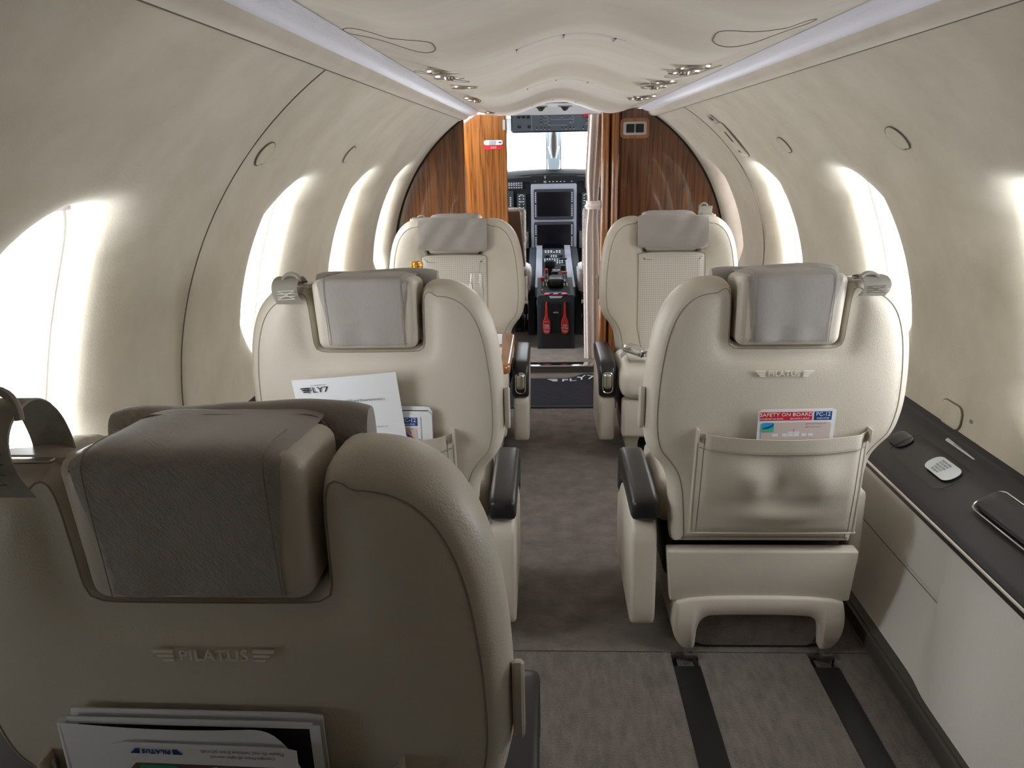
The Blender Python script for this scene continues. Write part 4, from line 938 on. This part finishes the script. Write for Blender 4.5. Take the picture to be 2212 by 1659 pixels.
def safety_card(seat, x, z, off, rot, label, group, tall=.21, wid=.160):
    m4 = on_seat(seat, x, z, off, rot); e, l = lying('safety_card', m4, label, 'card', group)
    obj('card_sheet', mx(plate(Matrix.Identity(4), wid, tall, .004, .0010), l), 'paper', e)
    top = tall/2; Q = lambda x, y, q=.0012: l @ Matrix.Translation((x, y, q))
    h = .0195
    obj('red_banner', mx(rbox((-.0225, top-.0155, 0), (.108, h, .0005), 0), Q(0, 0)), 'red', e, smooth=0)
    obj('blue_banner', mx(rbox((.0535, top-.0155, 0), (.036, h, .0005), 0), Q(0, 0)), 'blue', e, smooth=0)
    obj('banner_text', join(text('SAFETY ON BOARD', .0112, Q(-.0225, top-.0120, .0017), .0004, xs=1.10), text('SICHERHEIT AN BORD', .0048, Q(-.052, top-.0215, .0016), .0002), text('SECURITE A BORD', .0048, Q(.006, top-.0215, .0016), .0002),
        text('PC-12', .0125, Q(.0535, top-.0120, .0017), .0004, xs=.95), text('EXECUTIVE', .0050, Q(.0535, top-.0215, .0016), .0003)), 'paper', e, smooth=0)
    obj('beige_field', plate(Q(0, top-.066), wid-.016, .074, .006, .0004), 'pink', e, smooth=0)
    ic = obj('sky_icon', plate(Q(-.059, top-.041, .0016), .026, .022, .003, .0004), 'sky', e, smooth=0)
    obj('grass_icon', mx(rbox((-.059, top-.0475, .0020), (.026, .008, .0003), .001), Q(0, 0, .0002)), 'grass', ic, smooth=0)
    obj('plane_icon', mx(slab([(-.070, top-.043), (-.062, top-.040), (-.052, top-.037), (-.049, top-.033), (-.047, top-.033), (-.049, top-.038), (-.058, top-.043), (-.068, top-.0442)], [(0, .0024), (0, .0029)], 'xy'), Q(0, 0, 0)), 'blue', ic, smooth=0)
    obj('legend_text', join(text('FIRE EXTINGUISHER', .0042, Q(.043, top-.0335, .0016), .0001), text('OXYGEN MASK', .0042, Q(.037, top-.0410, .0016), .0001)), 'greyink', e, smooth=0)
    obj('legend_dots', join(*[mx(rbox((.021, top-y, .0016), (.0022, .0022, .0004), 0), Q(0, 0)) for y in (.0335, .041)], mx(rbox((-.004, top-.053, .0017), (.0009, .016, .0004), 0), Q(0, 0, 0))), 'red', e, smooth=0)
    obj('cabin_plan', join(*[mx(rbox((-.004+x, top-.059, .0017), (w_, .006, .0004), 0), Q(0, 0, 0)) for x, w_ in ((-.038, .012), (-.018, .010), (-.0, .024), (.022, .010), (.036, .01))], mx(rbox((-.004, top-.0545, .0017), (.024, .005, .0004), 0), Q(0, 0, 0))), 'paper', e, smooth=0)
    return e, l
safety_card(S_right, .033, .555, .014, .8, 'safety card headed in red and blue, alone in the pocket beside the dark ledge', 'safety cards', tall=.14)
# brochure folder and card behind the sheet
m4 = on_seat(S_tab, .040, .560, .011, -1)
e, l = lying('brochure_folder', m4, 'white rounded folder standing behind the printed sheet in the seat pocket', 'folder')
obj('folder_back', plate(l, .172, .151, .012, .0012), 'paper', e)
obj('folder_front', plate(l @ Matrix.Translation((0, -.005, .0028)), .170, .141, .008, .0012), 'paper', e)
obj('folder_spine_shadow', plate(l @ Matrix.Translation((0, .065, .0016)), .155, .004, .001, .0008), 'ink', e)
e, l = safety_card(S_tab, .022, .545, .0155, -1, 'safety card mostly hidden by the tilted printed sheet, only its blue corner showing', 'safety cards', tall=.145, wid=.156)
top = .145/2
Q = lambda x, y, q=.0016: l @ Matrix.Translation((x, y, q))
obj('leg_drawing', join(mx(tube([(.040, top-.030, 0), (.046, top-.044, 0), (.056, top-.052, 0)], .0030, 6), Q(0, 0)), ), 'blue', e)
obj('shoe_drawing', mx(tube([(.057, top-.052, 0), (.066, top-.058, 0), (.073, top-.058, 0)], .0032, 6), Q(0, 0)), 'label', e)
obj('arrow_drawing', join(mx(tube([(.052, top-.036, 0), (.056, top-.040, 0), (.056, top-.045, 0)], .0010, 5), Q(0, 0)), mx(tube([(.0555, top-.050, .002), (.060, top-.055, .002)], .0030, 6), Q(0, 0))), 'red', e)
# curled brochure in the closest seat
m4 = on_seat(S_near, -.032, .530, .013, -1.0)
e, l = lying('brochure', m4, 'open white brochure with a curled cover and an upside down safety leaflet inside', 'brochure')
W2 = .127
obj('brochure_back', plate(l @ Matrix.Translation((.004, .004, -.004)), .250, .212, .002, .0016), 'paper', e)
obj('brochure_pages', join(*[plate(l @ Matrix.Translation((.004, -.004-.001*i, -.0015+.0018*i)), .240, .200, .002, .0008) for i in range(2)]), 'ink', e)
obj('brochure_fold', join(mx(tube([(-W2+.002, .100, .004), (-W2-.001, .0, .005), (-W2, -.1, .004)], .0045, 8), l), plate(l @ Matrix.Translation((.1225, 0, .0045)), .010, .206, .001, .001), plate(l @ Matrix.Translation((0, .1015, .003)), .240, .008, .001, .001)), 'paper', e)
def cov(u, v):
    x = -W2+.235*u; ytop = .1015-.002*math.sin(PI*u)
    c = max(0, u-.80)/.20; ytop -= .030*c*c*c+.012*c*c
    y = -.105+(ytop+.105)*v
    z = .008+.004*math.sin(PI*u)*v+.008*c*c*v
    return tuple(l @ Vector((x, y, z)))
obj('brochure_cover', sheet(cov, lambda u, v: (0, 1, 0), 40, 20, .0009), 'paper', e, smooth=60)
m7 = l @ Matrix.Translation((.016, .004, .0155)) @ Matrix.Rotation(math.radians(-1), 4, 'Z')
lf_ = obj('leaflet', plate(m7, .178, .165, .003, .0010), 'paper', e)
U = lambda x, y, q=.0018: m7 @ Matrix.Translation((x, y, q)) @ Matrix.Rotation(PI, 4, 'Z')
obj('leaflet_logo', mx(wing_logo(1, Matrix.Scale(.42, 4)), m7 @ Matrix.Translation((-.047, .0735, .0016)) @ Matrix.Rotation(PI, 4, 'Z')), 'blue', lf_, smooth=0)
obj('leaflet_text', join(text('Please do not remove from aircraft.', .0056, U(.036, .0755), .0001), text('Copyright Pilatus. All rights reserved.', .0042, U(.036, .0690), .0001)), 'greyink', lf_, smooth=0)
obj('leaflet_field', plate(m7 @ Matrix.Translation((.004, -.010, .0013)), .160, .135, .008, .0004), 'brown', lf_, smooth=0)
obj('field_panels', join(*[plate(m7 @ Matrix.Translation((x, -.012, .0019)), w_, .128, .002, .0003) for x, w_ in ((.012, .044), (.060, .042))]), 'pink', lf_, smooth=0)
obj('green_picture', plate(m7 @ Matrix.Translation((-.047, .047, .0019)), .038, .018, .003, .0005), 'green', lf_, smooth=0)
obj('white_picture', plate(m7 @ Matrix.Translation((-.047, .025, .0019)), .036, .024, .002, .0005), 'paper', lf_, smooth=0)
obj('red_arrow', join(mx(slab([(-.003, .052), (.003, .052), (.003, .046), (.006, .046), (0, .040), (-.006, .046), (-.003, .046)], [(0, .0026), (0, .003)], 'xy'), m7 @ Matrix.Translation((-.046, 0, 0))), mx(tube([(.012, .050, .003), (.018, .046, .003), (.014, .035, .003), (.017, .02, .003)], .0030, 6), m7), mx(tube([(.052, .03, .003), (.058, .02, .003)], .0025, 6), m7)), 'red', lf_)
obj('figure_drawing', join(mx(tube([(.006, .055, .0032), (.010, .035, .0032), (.009, .015, .0032)], .0045, 8), m7), mx(tube([(.022, .055, .0032), (.026, .038, .0032), (.022, .01, .0032)], .0045, 8), m7), mx(tube([(.058, .055, .0032), (.062, .040, .0032), (.068, .02, .0032)], .007, 8), m7)), 'paper', lf_)

# ------------------------------------------------------------------ table, bottle, glasses
TZ = .456
e = empty('table', (-.42, 2.82, TZ), 'glossy cherry wood table folded out between the facing seats', 'table')
obj('table_top', slab(resample(rrect(-.0, 0, .60, .52, .035, 6), .012), [(.010, -.034), (.002, -.030), (0, -.020), (0, -.008), (.004, -.002), (.010, 0)], 'xy'), 'twood', e, smooth=50)
obj('table_inlay', box((-.27, -.22, -.001), (.20, .22, .0006)), 'leather', e, smooth=0)
obj('table_support', join(box((-.325, -.10, -.06), (-.29, .10, -.012), .008), box((-.31, -.03, -.06), (.05, .03, -.035), .005)), 'plastic', e)
for k, (x, y, w_, h_, lb) in enumerate([(-.225, 2.95, .115, .175, 'white folded card lying at the far end of the cherry table'), (-.215, 2.72, .115, .185, 'white folded card lying at the end of the cherry table closer to the aisle armrest')]):
    obj('menu_card', plate(frame_m((x, y, TZ+.0012), (1, .04, 0), (-.04, 1, 0)), w_, h_, .003, .002), 'paper', label=lb, cat='card', group=None)
e = empty('champagne_bottle', (-.432, 2.64, TZ+.0012), 'champagne bottle with gold foil neck on the table', 'bottle')
obj('bottle_body', lathe([(.001, 0), (.040, 0), (.046, .006), (.046, .150), (.043, .185), (.030, .225), (.019, .250), (.016, .270), (.001, .272)], 32), 'bottle', e)
fo = lathe([(.0195, .242), (.0165, .262), (.0165, .280), (.0185, .284), (.0178, .290), (.0185, .300), (.019, .306), (.0165, .3125), (.001, .314)], 32, cap=False)
e.scale = (1.1, 1.1, 1.1)
obj('gold_foil', ([(x*(1+.03*math.sin(math.atan2(y, x)*9)), y*(1+.03*math.sin(math.atan2(y, x)*9)), z) for x, y, z in fo[0]], fo[1]), 'gold', e)
def flute(x, y, k, lb, wide=1.0, z0=TZ+.0012):
    prof = [(.001, .0), (.030, .0), (.031, .0015), (.012, .005), (.0035, .012), (.0030, .06), (.0032, .085), (.010, .105), (.022, .135), (.0265, .165), (.0255, .20), (.0225, .235), (.0205, .255)]
    inn = [(.0197, .2553), (.0217, .235), (.0247, .20), (.0257, .165), (.0212, .137), (.009, .109), (.001, .100)]
    return obj('champagne_flute', lathe([(r*wide, z*k) for r, z in prof+inn], 36, cap=False), 'glass', smooth=60, label=lb, cat='glass', group='champagne flutes on the table', loc=(x, y, z0))
flute(-.243, 2.76, 1.12, 'taller looking clear champagne flute closer to the aisle')
flute(-.275, 2.70, 1.02, 'clear champagne flute half hidden behind the seat shoulder', 1.1)

# ------------------------------------------------------------------ floor mat
def matf(u, v):
    x = -.20+.56*u; y = 3.49+.47*v
    z = .012*0+.006+.026*math.exp(-((x-.215)/.06)**2)*max(0, (v-.72)/.28)**1.5
    return (x, y, z)
e = empty('floor_mat', (0, 0, 0), 'navy carpet mat with white lettering on its far edge in the aisle', 'mat')
obj('mat_pile', sheet(matf, lambda u, v: (0, 0, -1), 60, 30, .005), 'mat_', e, smooth=60)
obj('mat_binding', tube([matf(u, 0) for u in [k/30 for k in range(31)]]+[matf(1, v) for v in [k/20 for k in range(21)]]+[matf(u, 1) for u in [1-k/40 for k in range(41)]]+[matf(0, v) for v in [1-k/20 for k in range(20)]], .0055, 6, closed=True), 'matedge', e)
tx = text('FLY7', .062, Matrix.Translation((.165, 3.925, 0)), .0004, xs=1.35)
def drape(v):
    x, y, z = v; return (x, y, matf(min(1, max(0, (x+.20)/.56)), min(1, max(0, (y-3.49)/.47)))[2]+.0015+z)
obj('mat_logo', ([drape(v) for v in tx[0]], tx[1]), 'key', e, smooth=0)
for i in range(3): b_ = rbox((.035+.006*i, 3.945-.016*i, 0), (.05-.012*i, .009, .001), 0); obj('wing_bar', ([drape(v) for v in b_[0]], b_[1]), 'key', e, smooth=0)
